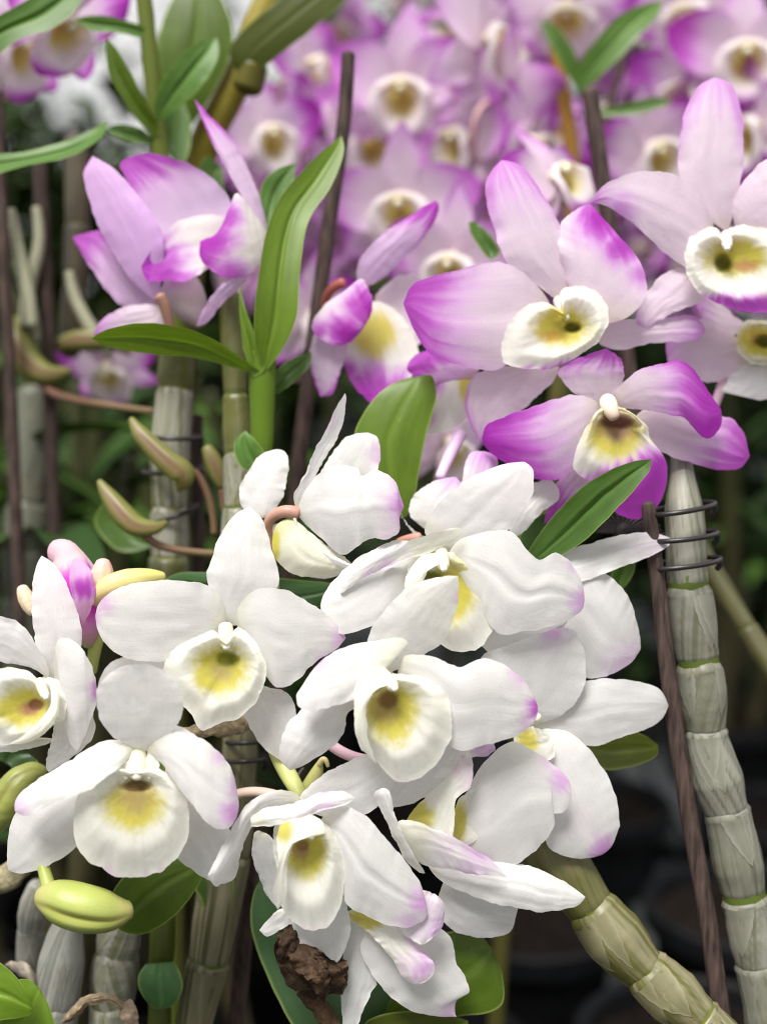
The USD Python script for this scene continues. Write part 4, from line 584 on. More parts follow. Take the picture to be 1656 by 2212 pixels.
cane('orchid_cane', 'short pale cane piece far left behind the plump bud', 'orchid cane',
     [(85, 1915, 62), (72, 1960, 62), (66, 2020, 62), (60, 2100, 62)], [24, 30, 28, 24], 62, [0.52], light=np.array([0.44, 0.43, 0.38]), dark=np.array([0.24, 0.24, 0.18]), seed=8)
cane('orchid_cane', 'blurred broad grey green cane behind the two left stakes', 'orchid cane',
     [(70, 850, 190), (70, 900, 190), (68, 950, 190), (66, 1010, 190), (58, 1140, 190), (50, 1300, 190), (40, 1500, 190)], [34, 42, 46, 50, 44, 42, 40], 190, [0.36, 0.52, 0.68], light=np.array([0.22, 0.225, 0.17]), dark=np.array([0.12, 0.13, 0.08]), seed=9)
cane('orchid_cane', 'blurred straw coloured cane behind the left purple orchid', 'orchid cane',
     [(165, 300, 170), (168, 480, 170), (160, 640, 170), (150, 760, 172)], [24, 28, 26, 24], 170, [0.4, 0.7], light=np.array([0.16, 0.13, 0.08]), dark=np.array([0.08, 0.065, 0.04]), seed=10)
cane('orchid_cane', 'thin olive stem running up from the lower right behind the pale cane', 'orchid cane',
     [(1490, 1150, 120), (1560, 1270, 110), (1640, 1400, 100), (1760, 1560, 90)], [20, 22, 24, 26], 105, [0.5], light=np.array([0.2, 0.19, 0.08]), dark=np.array([0.10, 0.105, 0.025]), seed=11)
cane('orchid_cane', 'green stem low behind the heart shaped leaf', 'orchid cane',
     [(352, 1960, 46), (350, 2040, 46), (346, 2100, 47), (345, 2200, 48), (340, 2300, 48)], [26, 26, 24, 24, 24], 47, [0.6], light=np.array([0.11, 0.14, 0.015]), dark=np.array([0.075, 0.10, 0.01]), seed=12)
g = np.random.default_rng(5)
for i, (xs, lab) in enumerate([([(25, 455), (45, 560), (62, 640), (70, 700)], 'pale forked root hanging at the left edge, left prong'), ([(78, 450), (82, 540), (62, 620), (52, 700)], 'pale root curling behind the left stake'), ([(40, 560), (55, 620), (75, 700), (80, 730)], 'short pale root below the forked root'),
                               ([(150, 590), (170, 660), (205, 720), (235, 760)], 'pale root slanting behind the left purple orchid')]):
    single('aerial_root', lab, 'root', (lambda m: (m.pop('TA'), m)[1])(tube([(x, y, 140 + 6 * i) for x, y in xs], [10, 13, 15, 12], np.array([0.28, 0.28, 0.19]), rough=0.15)), 'cane_tissue')
# ------------------------------------------------------------------ stakes
def stake(label, pts, hw, seed=0):
    m = tube(pts, hw, n=60, k=18, rough=0.06, seed=seed); m.pop('TA')
    if pts[-1][1] > 2190:
        e = D(*pts[-1]); b = e.copy(); b[2] = 0.06
        m2 = tube3(np.array([e, b]), np.array([hw[-1], hw[-1]]) * pxm(pts[-1][2]) * 0.99, n=20, k=18); m2.pop('TA'); m = join(m, m2)
    single('plant_stake', label, 'stake', m, 'stake_bark')
stake('long brown stake leaning in the middle behind the strap leaf', [(752, 118, 84), (738, 300, 86), (708, 500, 88), (682, 700, 90), (656, 900, 92), (640, 1040, 94), (620, 1250, 97), (590, 1600, 102)], [15, 16, 17, 17, 17, 17], 1)
stake('thin brown stake at the far left edge', [(-4, 200, 128), (6, 500, 130), (18, 740, 132), (34, 1100, 136), (44, 1330, 139), (56, 1600, 142)], [12, 14, 14, 13, 13], 2)
stake('dark stake to the right of the far left one', [(86, 330, 150), (95, 560, 152), (106, 760, 154), (113, 1000, 156), (119, 1180, 158), (130, 1500, 162)], [16, 16, 15, 15], 3)
stake('brown stake with a cut top behind the right pale orchids', [(1274, 200, 92), (1288, 300, 93), (1303, 400, 94), (1325, 560, 96), (1355, 780, 100), (1380, 1000, 104)], [18, 18, 17, 17], 4)
stake('dark red brown stake running beside the pale right cane', [(1398, 1090, 22), (1418, 1240, 23), (1442, 1450, 24), (1478, 1700, 26), (1530, 2000, 28), (1556, 2180, 29), (1580, 2330, 30)], [16, 18, 19, 20, 20], 5)
stake('dark stake at the bottom behind the withered bloom', [(548, 1700, 66), (540, 1900, 67), (522, 2080, 68), (505, 2300, 70)], [17, 18, 19, 18], 6)
stake('thin black stake rising among the blurred flowers, top right', [(1352, 90, 230), (1330, 180, 230), (1310, 260, 231), (1290, 360, 232)], [9, 9, 9], 7)
stake('dark stake behind the streaked left cane', [(425, 900, 96), (427, 1100, 97), (430, 1300, 98)], [13, 14, 14], 8)
# wire coils that tie canes to stakes
def ring_path(cx, cy, rx, ry, tilt, dc, rd, n=40, turns=1.0, a0=-0.4):
    a = np.linspace(a0, a0 + 2 * math.pi * turns, n)
    return np.stack([cx + rx * np.cos(a), cy + ry * np.sin(a) + tilt * np.cos(a), dc + rd * np.sin(a)], -1)
def coil(name, label, rings, hw):
    t = Thing(name, label, 'wire clip', D(rings[0][0], rings[0][1], rings[0][5]))
    for r in rings:
        p = ring_path(*r); P = D(p[:, 0], p[:, 1], p[:, 2])
        m = tube3(P, np.full(3, hw * pxm(r[5])), n=50, k=12); m.pop('TA'); t.part('wire_loop', m, 'wire_plastic')
        e = p[0]
        m = tube([tuple(e), (e[0] + 5, e[1] + 10, e[2]), (e[0] - 2, e[1] + 24, e[2] + 1)], [hw * 1.1, hw * 1.1], n=12); m.pop('TA'); t.part('wire_end', m, 'wire_plastic')
coil('wire_clip', 'dark wire coil tying the pale right cane to its stake', [(1472, 1098, 72, 8, -11, 28, -11), (1476, 1158, 74, 8, -8, 28, -11), (1480, 1216, 76, 9, -9, 28, -11)], 5.6)
coil('wire_clip', 'dark wire coil around the streaked left cane', [(370, 942, 66, 5, 2, 82, -14), (372, 1016, 64, 5, -3, 82, -14), (376, 1110, 50, 6, -18, 82, -12)], 5)
coil('wire_clip', 'thin dark wire loops on the cane inside the white cluster', [(530, 1600, 42, 5, -2, 50, -11), (528, 1640, 46, 5, -3, 50, -11)], 5)
fan = Thing('ribbed_clip', 'dark ribbed plastic clip head under the deep purple orchid', 'clip', D(1345, 1125, 40))
for i in range(15):
    a = math.pi * (0.02 + 0.96 * i / 14)
    q = [(1345 - 18 * math.cos(a), 1150 - 14 * math.sin(a), 40), (1345 - 80 * math.cos(a), 1150 - 48 * math.sin(a), 42)]
    m = tube(q, [4, 5], n=6, k=8); m.pop('TA'); fan.part('rib', m, 'wire_plastic')
m = tube([(1335, 1150, 41), (1345, 1150, 41), (1355, 1150, 41)], [20, 24, 20], n=12); m.pop('TA'); fan.part('hub', m, 'wire_plastic')
# ------------------------------------------------------------------ buds
def bud(m, groove_c, side=0.0, gw=0.35, depth=0.14):
    T, A = m.pop('TA')
    d = np.abs((A - side + math.pi) % (2 * math.pi) - math.pi)
    w = np.exp(-(d / gw) ** 2) * np.sin(math.pi * np.clip(T, 0, 1))
    c = m['c'].reshape(T.shape + (3,)); m['c'] = mixc(c, groove_c, 0.85 * w).reshape(-1, 3); return m
gr = lambda side, gw, dp: (lambda T, A: 1 - dp * np.exp(-((((A - side + math.pi) % (2 * math.pi)) - math.pi) / gw) ** 2) * np.sin(math.pi * np.clip(T * 1.1 - 0.05, 0, 1)))
YG = np.array([0.29, 0.33, 0.08])
t = Thing('orchid_bud', 'plump yellow green bud with a lengthwise groove under the lowest left orchid', 'flower bud', D(185, 1960, -8))
t.part('bud_body', bud(tube([(97, 1938, -6), (125, 1945, -8), (180, 1962, -9), (235, 1970, -8), (275, 1966, -6)], [28, 48, 51, 45, 22], [np.array([0.42, 0.38, 0.16]), YG, YG * 1.12, YG, np.array([0.42, 0.38, 0.14])], n=46, k=44, fn=gr(1.75, 0.16, 0.22)), np.array([0.24, 0.22, 0.04]), 1.75, 0.12), 'bud_tissue')
t.part('pedicel', (lambda m: (m.pop('TA'), m)[1])(tube([(108, 1925, -5), (98, 1890, -2), (88, 1850, 2)], [17, 14, 13], YG * 1.05)), 'bud_tissue')
t = Thing('orchid_bud', 'dull green curved bud at the left edge under the cut off orchid', 'flower bud', D(45, 1700, 24))
t.part('bud_body', bud(tube([(92, 1668, 27), (64, 1672, 24), (34, 1700, 22), (8, 1750, 22), (-8, 1790, 23)], [14, 30, 38, 34, 16], [np.array([0.26, 0.28, 0.08]), np.array([0.24, 0.26, 0.06]), np.array([0.25, 0.28, 0.07])], n=44, k=40, rough=0.1, fn=gr(1.9, 0.2, 0.14)), np.array([0.17, 0.16, 0.035]), 1.9, 0.15), 'bud_tissue')
m = tube([(90, 1680, 27), (110, 1720, 30), (120, 1770, 36)], [9, 8, 8], np.array([0.3, 0.32, 0.1])); m.pop('TA'); t.part('pedicel', m, 'bud_tissue')
t = Thing('orchid_bud', 'opening cream and magenta bud behind the cut off left orchid', 'flower bud', D(160, 1260, 20))
m = tube([(190, 1390, 24), (185, 1330, 20), (165, 1260, 18), (140, 1200, 18), (118, 1188, 18)], [14, 34, 52, 44, 24], [np.array([0.40, 0.42, 0.14]), np.array([0.66, 0.36, 0.56]), np.array([0.76, 0.62, 0.70]), np.array([0.78, 0.70, 0.68]), np.array([0.74, 0.48, 0.58])], n=44, k=44, rough=0.1, fn=lambda T, A: 1 - 0.14 * np.exp(-(np.sin(1.5 * (A - 0.9)) / 0.14) ** 2) * np.sin(math.pi * T))
T, A = m.pop('TA'); n = meshkit.fbm(np.stack([np.cos(A) * 2.2 + 3, np.sin(A) * 2.2, T * 5], -1), 2); c = m['c'].reshape(T.shape + (3,))
m['c'] = mixc(c, np.array([0.64, 0.06, 0.56]), ss(n, 0.44, 0.48) * ss(T, 0.2, 0.4) * (1 - ss(T, 0.65, 0.8))).reshape(-1, 3); t.part('bud_body', m, 'petal_tissue')
t.part('bud_petal', P((180, 1345), [(160, 1300), (150, 1240)], (160, 1205), [(192, 1225), (205, 1290)], (10, 5, 8), cup=-2, base_c=np.array([0.72, 0.4, 0.62]), blobs=[(180, 1270, 50, 0.9)], nt=22, ns=13, gb=0), 'petal_tissue')
m = tube([(212, 1370, 26), (205, 1400, 26), (200, 1450, 28)], [16, 14, 10], np.array([0.33, 0.36, 0.10])); m.pop('TA'); t.part('pedicel', m, 'bud_tissue')
for lab, q, hw, c in (('small pink and yellow bud tip beside the magenta bud', [(205, 1290, 14), (218, 1255, 12), (222, 1215, 12)], [22, 28, 16], [np.array([0.6, 0.5, 0.2]), np.array([0.70, 0.48, 0.30]), np.array([0.68, 0.38, 0.36])]),
                      ('yellow horizontal bud above the left petal of the open white orchid', [(205, 1290, 10), (250, 1262, 9), (300, 1250, 12), (350, 1246, 16)], [18, 26, 24, 12], [np.array([0.60, 0.46, 0.22]), np.array([0.58, 0.50, 0.20]), np.array([0.45, 0.44, 0.12])]),
                      ('small cream bud tip left of the tall sepal at the left edge', [(48, 1270, 14), (58, 1295, 14), (72, 1320, 14)], [12, 18, 14], [np.array([0.66, 0.5, 0.36]), np.array([0.62, 0.52, 0.36])]),
                      ('short olive bud stub under the yellow horizontal bud', [(205, 1300, 16), (230, 1298, 14), (250, 1310, 14)], [12, 16, 10], [np.array([0.42, 0.36, 0.08]), np.array([0.45, 0.38, 0.1])])):
    m = bud(tube(q, hw, c, n=32, k=36, rough=0.1, fn=lambda T, A: 1 - 0.16 * np.exp(-(np.sin(1.5 * (A - 0.9)) / 0.16) ** 2) * np.sin(math.pi * T)), np.array([0.45, 0.30, 0.12]), 2.0, 0.1); single('orchid_bud', lab, 'flower bud', m, 'bud_tissue')
BG = np.array([0.145, 0.148, 0.036]); BR = np.array([0.15, 0.06, 0.045])
for lab, q, hw, ped in (('brown striped green bud pointing up left on the streaked cane', [(284, 905, 62), (310, 945, 60), (355, 990, 58), (392, 1020, 58), (385, 1060, 60)], [7, 20, 24, 28, 5], [(395, 1015, 60), (430, 1030, 62), (455, 1090, 64), (463, 1150, 66)]),
                        ('lower brown striped green bud pointing up left', [(215, 1040, 62), (245, 1085, 60), (285, 1130, 58), (330, 1140, 58), (358, 1128, 60)], [7, 20, 25, 20, 6], [(312, 1155, 60), (350, 1180, 62), (400, 1190, 64), (460, 1195, 66)]),
                        ('large tan and green bud hanging at the left edge behind the thin stake', [(30, 690, 150), (50, 770, 148), (90, 805, 146), (150, 800, 148)], [14, 34, 28, 9], [(90, 830, 148), (130, 855, 140), (200, 870, 120), (330, 888, 90)]),
                        ('small dull brown bud beside the white torn sheath', [(447, 968, 70), (462, 1000, 70), (480, 1050, 70)], [12, 20, 12], [(480, 1060, 70), (484, 1100, 70)]),
                        ('tan bud tucked under the left strap leaf', [(130, 745, 160), (180, 735, 158), (240, 738, 158)], [16, 24, 20], [(240, 745, 160), (280, 760, 164)])):
    t = Thing('orchid_bud', lab, 'flower bud', D(*q[2]))
    t.part('bud_body', bud(tube(q, hw, [BG * 1.1, BG, BG * 1.2, BG], n=36, k=30, fn=gr(1.5, 0.3, 0.12)), BR, 1.5, 0.42), 'bud_tissue')
    m = tube(ped, [9, 8, 8], [np.array([0.15, 0.068, 0.05]), np.array([0.17, 0.12, 0.055])]); m.pop('TA'); t.part('pedicel', m, 'bud_tissue')
# ------------------------------------------------------------------ withered bits
t = Thing('withered_bloom', 'crumpled brown withered bloom hanging below the bottom white orchids', 'withered flower', D(670, 2090, 10))
DB = np.array([0.115, 0.066, 0.036])
def crumple(m, amp, sc, seed):
    p = m['v'] * sc + seed
    n = np.stack([meshkit.fbm(p + 17 * k, 4, seed=k) - 0.5 for k in range(3)], -1)
    rid = np.abs(meshkit.fbm(p * 2.0 + 5, 4) - 0.5)
    m['v'] = m['v'] + n * amp; m['c'] = m['c'] * (0.55 + 2.2 * rid)[:, None]; m.pop('TA', None); return m
for q, (b_, l_, t_, r_, dd, cp, sd_) in enumerate([((640, 2000), [(600, 2020), (592, 2070), (625, 2130)], (680, 2160), [(700, 2120), (672, 2050)], (6, 0, 6), -6, 3), ((650, 2010), [(620, 2060), (650, 2110)], (712, 2150), [(742, 2130), (730, 2085), (690, 2050)], (4, -3, 4), -5, 17),
        ((700, 2060), [(680, 2100), (705, 2140)], (740, 2150), [(752, 2110), (745, 2075)], (6, 2, 6), -4, 29), ((645, 1998), [(612, 2005), (596, 2040)], (610, 2085), [(640, 2070), (662, 2030)], (3, -2, 1), -4, 41), ((660, 2040), [(650, 2090), (675, 2135)], (700, 2165), [(715, 2120), (700, 2070)], (2, -5, 0), -4, 53)]):
    m = crumple(petal(b_, l_, t_, r_, dd, cup=cp, base_c=DB * (0.55 + 0.2 * (q % 3)), gb=0, frill=3.5, und=3.0, nt=60, ns=48), 0.0022, 120, sd_)
    t.part('petal_remains', crumple(m, 0.0005, 420, sd_ + 1), 'dry_tissue')
t.part('pedicel', crumple(tube([(655, 2140, 9), (690, 2175, 10), (715, 2211, 10), (740, 2260, 10)], [16, 20, 18, 16], DB * 0.8, n=40, k=24), 0.003, 300, 5), 'dry_tissue')
t.part('pedicel', crumple(tube([(655, 1990, 6), (640, 2010, 6), (640, 2040, 6)], [8, 14, 18], DB * 1.5, n=20, k=16), 0.003, 300, 6), 'dry_tissue')
single('dry_sheath', 'curled tan dry sheath arching over the bottom left canes', 'dry sheath', crumple(petal((130, 2212), [(150, 2180), (190, 2150), (240, 2148)], (285, 2185), [(278, 2195), (238, 2170), (195, 2172), (155, 2205)], (30, 22, 30), cup=-3, base_c=np.array([0.36, 0.27, 0.17]), gb=0), 0.0003, 200, 2), 'dry_tissue')
single('dry_sheath', 'torn papery sheath scrap hanging right of the curled tan one', 'dry sheath', crumple(petal((262, 2170), [(258, 2190), (270, 2215)], (300, 2225), [(298, 2190), (285, 2162)], (28, 24, 28), cup=-2, base_c=np.array([0.40, 0.30, 0.21]), gb=0, nt=24, ns=15), 0.0005, 220, 4), 'dry_tissue')
single('dry_sheath', 'curled papery scrap left of the grey white cane stump', 'dry sheath', crumple(petal((10, 2085), [(30, 2075), (55, 2080)], (80, 2110), [(75, 2150), (50, 2110), (25, 2095)], (44, 38, 42), cup=-3, base_c=np.array([0.36, 0.31, 0.25]), gb=0, nt=24, ns=15), 0.0004, 220, 8), 'dry_tissue')
single('cane_stub', 'dead brown stub of an old cane behind the open white orchid', 'dry stub', crumple(tube([(395, 1580, 16), (430, 1580, 18), (490, 1570, 22), (545, 1550, 28)], [12, 17, 21, 22], np.array([0.36, 0.28, 0.18]), n=40, k=26), 0.003, 260, 9), 'dry_tissue')
single('cane_stub', 'pale woody stub at the left edge above the plump bud', 'dry stub', crumple(tube([(-30, 1905, 40), (20, 1890, 40), (65, 1850, 42)], [30, 30, 22], np.array([0.32, 0.28, 0.17]), n=40, k=26), 0.003, 200, 12), 'dry_tissue')
t = Thing('flower_stalk', 'yellow green flower stalks in the gap at the middle of the cluster', 'flower stalk', D(640, 1670, 14))
for q, hw, c in (([(590, 1610, 18), (610, 1650, 16), (650, 1720, 10)], [16, 19, 15], np.array([0.46, 0.48, 0.17])), ([(665, 1715, 16), (680, 1680, 15), (690, 1650, 14)], [22, 18, 8], np.array([0.40, 0.40, 0.14])), ([(690, 1650, 13), (700, 1640, 12), (708, 1655, 12)], [7, 6, 4], np.array([0.5, 0.42, 0.2])),
                 ([(710, 1605, 12), (750, 1630, 11), (790, 1640, 10)], [12, 12, 11], np.array([0.55, 0.36, 0.42])), ([(515, 1715, 14), (570, 1712, 8), (635, 1735, 2)], [11, 11, 12], np.array([0.48, 0.36, 0.30])), ([(650, 1725, 14), (640, 1690, 16), (655, 1660, 18)], [6, 6, 5], np.array([0.03, 0.02, 0.02]))):
    m = tube(q, hw, c, n=24); m.pop('TA'); t.part('stalk', m, 'bud_tissue')
# ------------------------------------------------------------------ ground, pots, trays
def box_sheet(x0, x1, y0, y1, z, n=2):
    a, b = np.meshgrid(np.linspace(x0, x1, n), np.linspace(y0, y1, n), indexing='ij')
    return dict(v=np.stack([a, b, 0 * a + z], -1).reshape(-1, 3), f=tri(gridf(n, n))[:, ::-1], smooth=False)
q = put('/World/ground', box_sheet(-40, 40, -20, 80, 0), 'ground_cloth', np.zeros(3)); tag(q.GetPrim(), 'black ground cloth under the pots', 'ground', None, 'structure')
def revolve(prof, k=36, center=(0, 0, 0), sq=0.0):
    th = np.linspace(0, 2 * math.pi, k, endpoint=False); p = np.array(prof, float)
    R, A = np.meshgrid(p[:, 0], th, indexing='ij'); Z = np.broadcast_to(p[:, 1][:, None], R.shape)
    return dict(v=np.stack([R * np.cos(A), R * np.sin(A), Z], -1).reshape(-1, 3) + np.array(center), f=tri(gridf(len(p), k, wrap=True)), smooth=40)
g = np.random.default_rng(11)
pots = []
for row, (y, n, x0, dx) in enumerate([(0.445, 3, -0.105, 0.125), (0.62, 5, -0.30, 0.155), (0.80, 6, -0.36, 0.15), (1.00, 7, -0.45, 0.155), (1.22, 9, -0.62, 0.16)]):
    for i in range(n): pots.append((x0 + dx * i + g.uniform(-0.012, 0.012), y + g.uniform(-0.02, 0.02), g.uniform(0.92, 1.08)))
where = ['first', 'second', 'third', 'fourth', 'fifth', 'sixth', 'seventh', 'eighth', 'ninth']
for i, (x, y, s) in enumerate(pots):
    t = Thing('plant_pot', 'black plastic nursery pot standing in the dark rows below the orchids', 'plant pot', (x, y, 0), 'black pots in rows under the orchids')
    r, h = 0.062 * s, 0.115 * s
    t.part('pot_wall', dict(revolve([(0.001, 0.004), (r * 0.74, 0.004), (r * 0.76, 0.008), (r * 0.97, h), (r * 0.94, h), (r * 0.80, h * 0.4)], center=(x, y, 0))), 'pot_plastic')
    t.part('pot_rim', dict(revolve([(r * 0.975, h - 0.014), (r * 1.05, h - 0.012), (r * 1.06, h + 0.002), (r * 1.0, h + 0.004), (r * 0.955, h + 0.001)], center=(x, y, 0))), 'pot_plastic')
    k = 22; rr, aa = np.meshgrid(np.linspace(0.001, r * 0.935, 10), np.linspace(0, 2 * math.pi, k, endpoint=False), indexing='ij')
    v = np.stack([x + rr * np.cos(aa), y + rr * np.sin(aa), h - 0.016 + 0.012 * meshkit.fbm(np.stack([rr * 120 * np.cos(aa) + i, rr * 120 * np.sin(aa), 0 * rr], -1), 3)], -1)
    t.part('bark_surface', dict(v=v.reshape(-1, 3), f=tri(gridf(10, k, wrap=True))), 'bark_mix')
def slab(v0, v1):
    import trimesh
    b = trimesh.creation.box(extents=np.array(v1) - np.array(v0)); b.apply_translation((np.array(v1) + np.array(v0)) / 2)
    return b
import trimesh
for j, (x0, x1, y0, y1, z, lab) in enumerate([(0.20, 0.52, 0.66, 1.02, 0.03, 'grey slatted plastic tray on the dark floor at the lower right'), (0.14, 0.34, 1.12, 1.5, 0.03, 'grey slatted plastic tray farther back on the dark floor')]):
    t = Thing('slatted_tray', lab, 'tray', ((x0 + x1) / 2, (y0 + y1) / 2, 0))
    nx = 7
    for i in range(nx):
        b = slab((x0 + (x1 - x0) * i / nx, y0, z), (x0 + (x1 - x0) * (i + 0.72) / nx, y1, z + 0.012)); t.part('slat', dict(v=np.array(b.vertices), f=np.array(b.faces), smooth=False), 'tray_plastic')
    for y in np.linspace(y0 + 0.01, y1 - 0.03, 4):
        b = slab((x0, y, z - 0.014), (x1, y + 0.02, z - 0.002)); t.part('crossbar', dict(v=np.array(b.vertices), f=np.array(b.faces), smooth=False), 'tray_plastic')
    for x in (x0 + 0.02, x1 - 0.04):
        for y in (y0 + 0.012, y1 - 0.028):
            b = slab((x, y, 0), (x + 0.016, y + 0.016, z - 0.016)); t.part('foot', dict(v=np.array(b.vertices), f=np.array(b.faces), smooth=False), 'tray_plastic')
# ------------------------------------------------------------------ blurred flowers behind
def strap(O, az, ln, wd, rise, droop, g, c, nt=14, ns=5):
    t = np.linspace(0, 1, nt); s = np.linspace(-1, 1, ns); T, S = np.meshgrid(t, s, indexing='ij')
    h = np.array([math.cos(az), math.sin(az), 0]); sd_ = np.array([-math.sin(az), math.cos(az), 0])
    w = wd / 2 * np.sin(math.pi * np.clip(0.08 + 0.92 * t, 0, 0.995)) ** 0.7
    P_ = O + h * (T * ln * math.cos(rise))[..., None] + np.array([0, 0, 1.0]) * (ln * (T * math.sin(rise) - droop * T ** 2))[..., None] + sd_ * (S * w[:, None])[..., None] + np.array([0, 0, 1.0]) * (np.abs(S) * w[:, None] * 0.35)[..., None]
    n = surf_noise(T, S, g, 3, 2); cc = np.broadcast_to(c, T.shape + (3,)) * (1 + 0.6 * n)[..., None]
    return dict(v=P_.reshape(-1, 3), f=tri(gridf(nt, ns)), c=cc.reshape(-1, 3), uv=np.stack([S * w[:, None] * 1000, T * ln * 1000], -1).reshape(-1, 2))
STRAP = strap
def organ(O, ex, ey, ez, ang, ln, wd, back, cupv, g, col, pur, edge, nt=16, ns=11, shape=(0.85, 0.75)):
    a = math.radians(ang); dr = ex * math.cos(a) + ey * math.sin(a); sd_ = np.cross(ez, dr)
    t = np.linspace(0, 1, nt); s = np.linspace(-1, 1, ns); T, S = np.meshgrid(t, s, indexing='ij')
    w = wd / 2 * np.sin(math.pi * np.clip(t, 0.001, 0.999) ** shape[0]) ** shape[1]; w[0] = wd * 0.06; w[-1] = wd * 0.01
    sw = g.uniform(-0.12, 0.12)
    V = O + (dr * 1.0)[None, None] * (T * ln)[..., None] + sd_ * (S * w[:, None] + sw * ln * T ** 2)[..., None]
    z = back * ln * (T ** 2) + 0.10 * ln * T - cupv * wd * (S ** 2) * np.sin(math.pi * T) ** 0.5 * -1 + 0.03 * ln * np.sin(T * 9 + g.uniform(0, 6)) * np.abs(S) ** 2
    V = V + ez * z[..., None]
    st = surf_noise(T, S, g, 1.2, 6)
    m = pur[2] * ss(T + 0.3 * st + edge * np.abs(S) ** 3, pur[0], pur[1])
    c = purple(np.broadcast_to(col, T.shape + (3,)).copy(), m)
    uv = np.stack([S * w[:, None] * 1000 + g.uniform(0, 90), T * ln * 1000], -1)
    return dict(v=V.reshape(-1, 3), f=tri(gridf(nt, ns)), c=c.reshape(-1, 3), uv=uv.reshape(-1, 2))
def bg_flower(label, px, py, d, yaw=0, pitch=0, rollz=0, size=0.072, strength=0.85, col=np.array([0.74, 0.60, 0.72]), group=None):
    g = rng_next(); O = D(px, py, d)
    back = CAM - O; back /= np.linalg.norm(back)
    right = np.cross([0, 0, 1.0], back); right /= np.linalg.norm(right); upv = np.cross(back, right)
    ya, pi_, ro = map(math.radians, (yaw, pitch, rollz))
    ez = back * math.cos(ya) * math.cos(pi_) + right * math.sin(ya) * math.cos(pi_) + upv * math.sin(pi_)
    ex = np.cross([0, 0, 1.0], ez); ex /= np.linalg.norm(ex) + 1e-9; ey = np.cross(ez, ex)
    ex, ey = ex * math.cos(ro) + ey * math.sin(ro), -ex * math.sin(ro) + ey * math.cos(ro)
    t = Thing(PF, label, 'orchid flower', O, group); L = size / 2
    strength = min(1.0, strength * 1.15); pu = (g.uniform(0.25, 0.42), 0.95, strength)
    t.part('sepal', organ(O - ez * 0.002, ex, ey, ez, 90 + g.uniform(-6, 6), L * 1.08, L * 0.50, g.uniform(-0.35, 0.05), 0.12, g, col, (pu[0] + 0.12, 1.1, strength * 0.75), 0.25), 'petal_tissue')
    for a, n in ((-38, 1), (218, 1)): t.part('sepal', organ(O - ez * 0.002, ex, ey, ez, a + g.uniform(-6, 6), L * 1.05, L * 0.5, g.uniform(-0.4, 0.0), 0.12, g, col, (pu[0] + 0.08, 1.1, strength * 0.85), 0.25), 'petal_tissue')
    for a in (22, 158): t.part('petal', organ(O, ex, ey, ez, a + g.uniform(-8, 8), L * 1.08, L * 0.82, g.uniform(-0.35, 0.15), 0.10, g, col, pu, 0.2, shape=(0.9, 0.6)), 'petal_tissue')
    nr, na = 14, 30; RH, PH = np.meshgrid(np.linspace(0, 1, nr), np.linspace(0, 2 * math.pi, na, endpoint=False), indexing='ij')
    ry = np.where(np.sin(PH) < 0, 0.62, 0.30); rr = L * RH
    x = 0.42 * rr * np.cos(PH); y = rr * np.sin(PH) * ry - 0.10 * L
    z = L * (0.36 - 0.24 * (1 - ss(RH, 0.05, 0.8)) - 0.10 * ss(RH, 0.75, 1) + 0.10 * np.cos(PH) ** 2 * RH ** 2 + 0.03 * np.sin(6 * PH) * RH ** 3)
    V = O + ex * x[..., None] + ey * y[..., None] + ez * z[..., None]
    c = np.broadcast_to(0.6 * LIPW + 0.4 * col if not group else 0.5 * LIPW + 0.5 * col, RH.shape + (3,)).copy(); q = -np.sin(PH) * RH
    c = purple(c, strength * ss(q + g.uniform(-0.05, 0.05), 0.55, 0.95)); qq = np.hypot(x / (0.25 * L), (y + 0.10 * L) / (0.28 * L))
    c = mixc(c, YEL, (0.9 if not group else 0.7) * (1 - ss(qq, 0.45, 1.2))); c = mixc(c, np.array([0.46, 0.30, 0.10]), (0.55 if not group else 0.2) * (1 - ss(qq, 0.1, 0.7)))
    lp = t.part('lip', dict(v=V.reshape(-1, 3), f=tri(gridf(nr, na, wrap=True)), c=c.reshape(-1, 3), uv=np.stack([PH * 3, RH * 12], -1).reshape(-1, 2)), 'petal_tissue')
    m = tube3(np.array([O + ey * L * 0.06, O + ez * L * 0.2 + ey * L * 0.10, O + ez * L * 0.34 + ey * L * 0.02]), np.array([0.0022, 0.0025, 0.002]), CREAM, n=8, k=10); m.pop('TA'); t.part('column', m, 'column_tissue')
    e = O - ez * 0.016 - ey * 0.006
    m = tube3(np.array([O - ez * 0.002, e, e + np.array([g.uniform(-.006, .006), 0.008, -0.022])]), np.array([0.002, 0.0016, 0.0015]), np.array([0.5, 0.3, 0.3]), n=10, k=8); m.pop('TA'); t.part('pedicel', m, 'column_tissue')
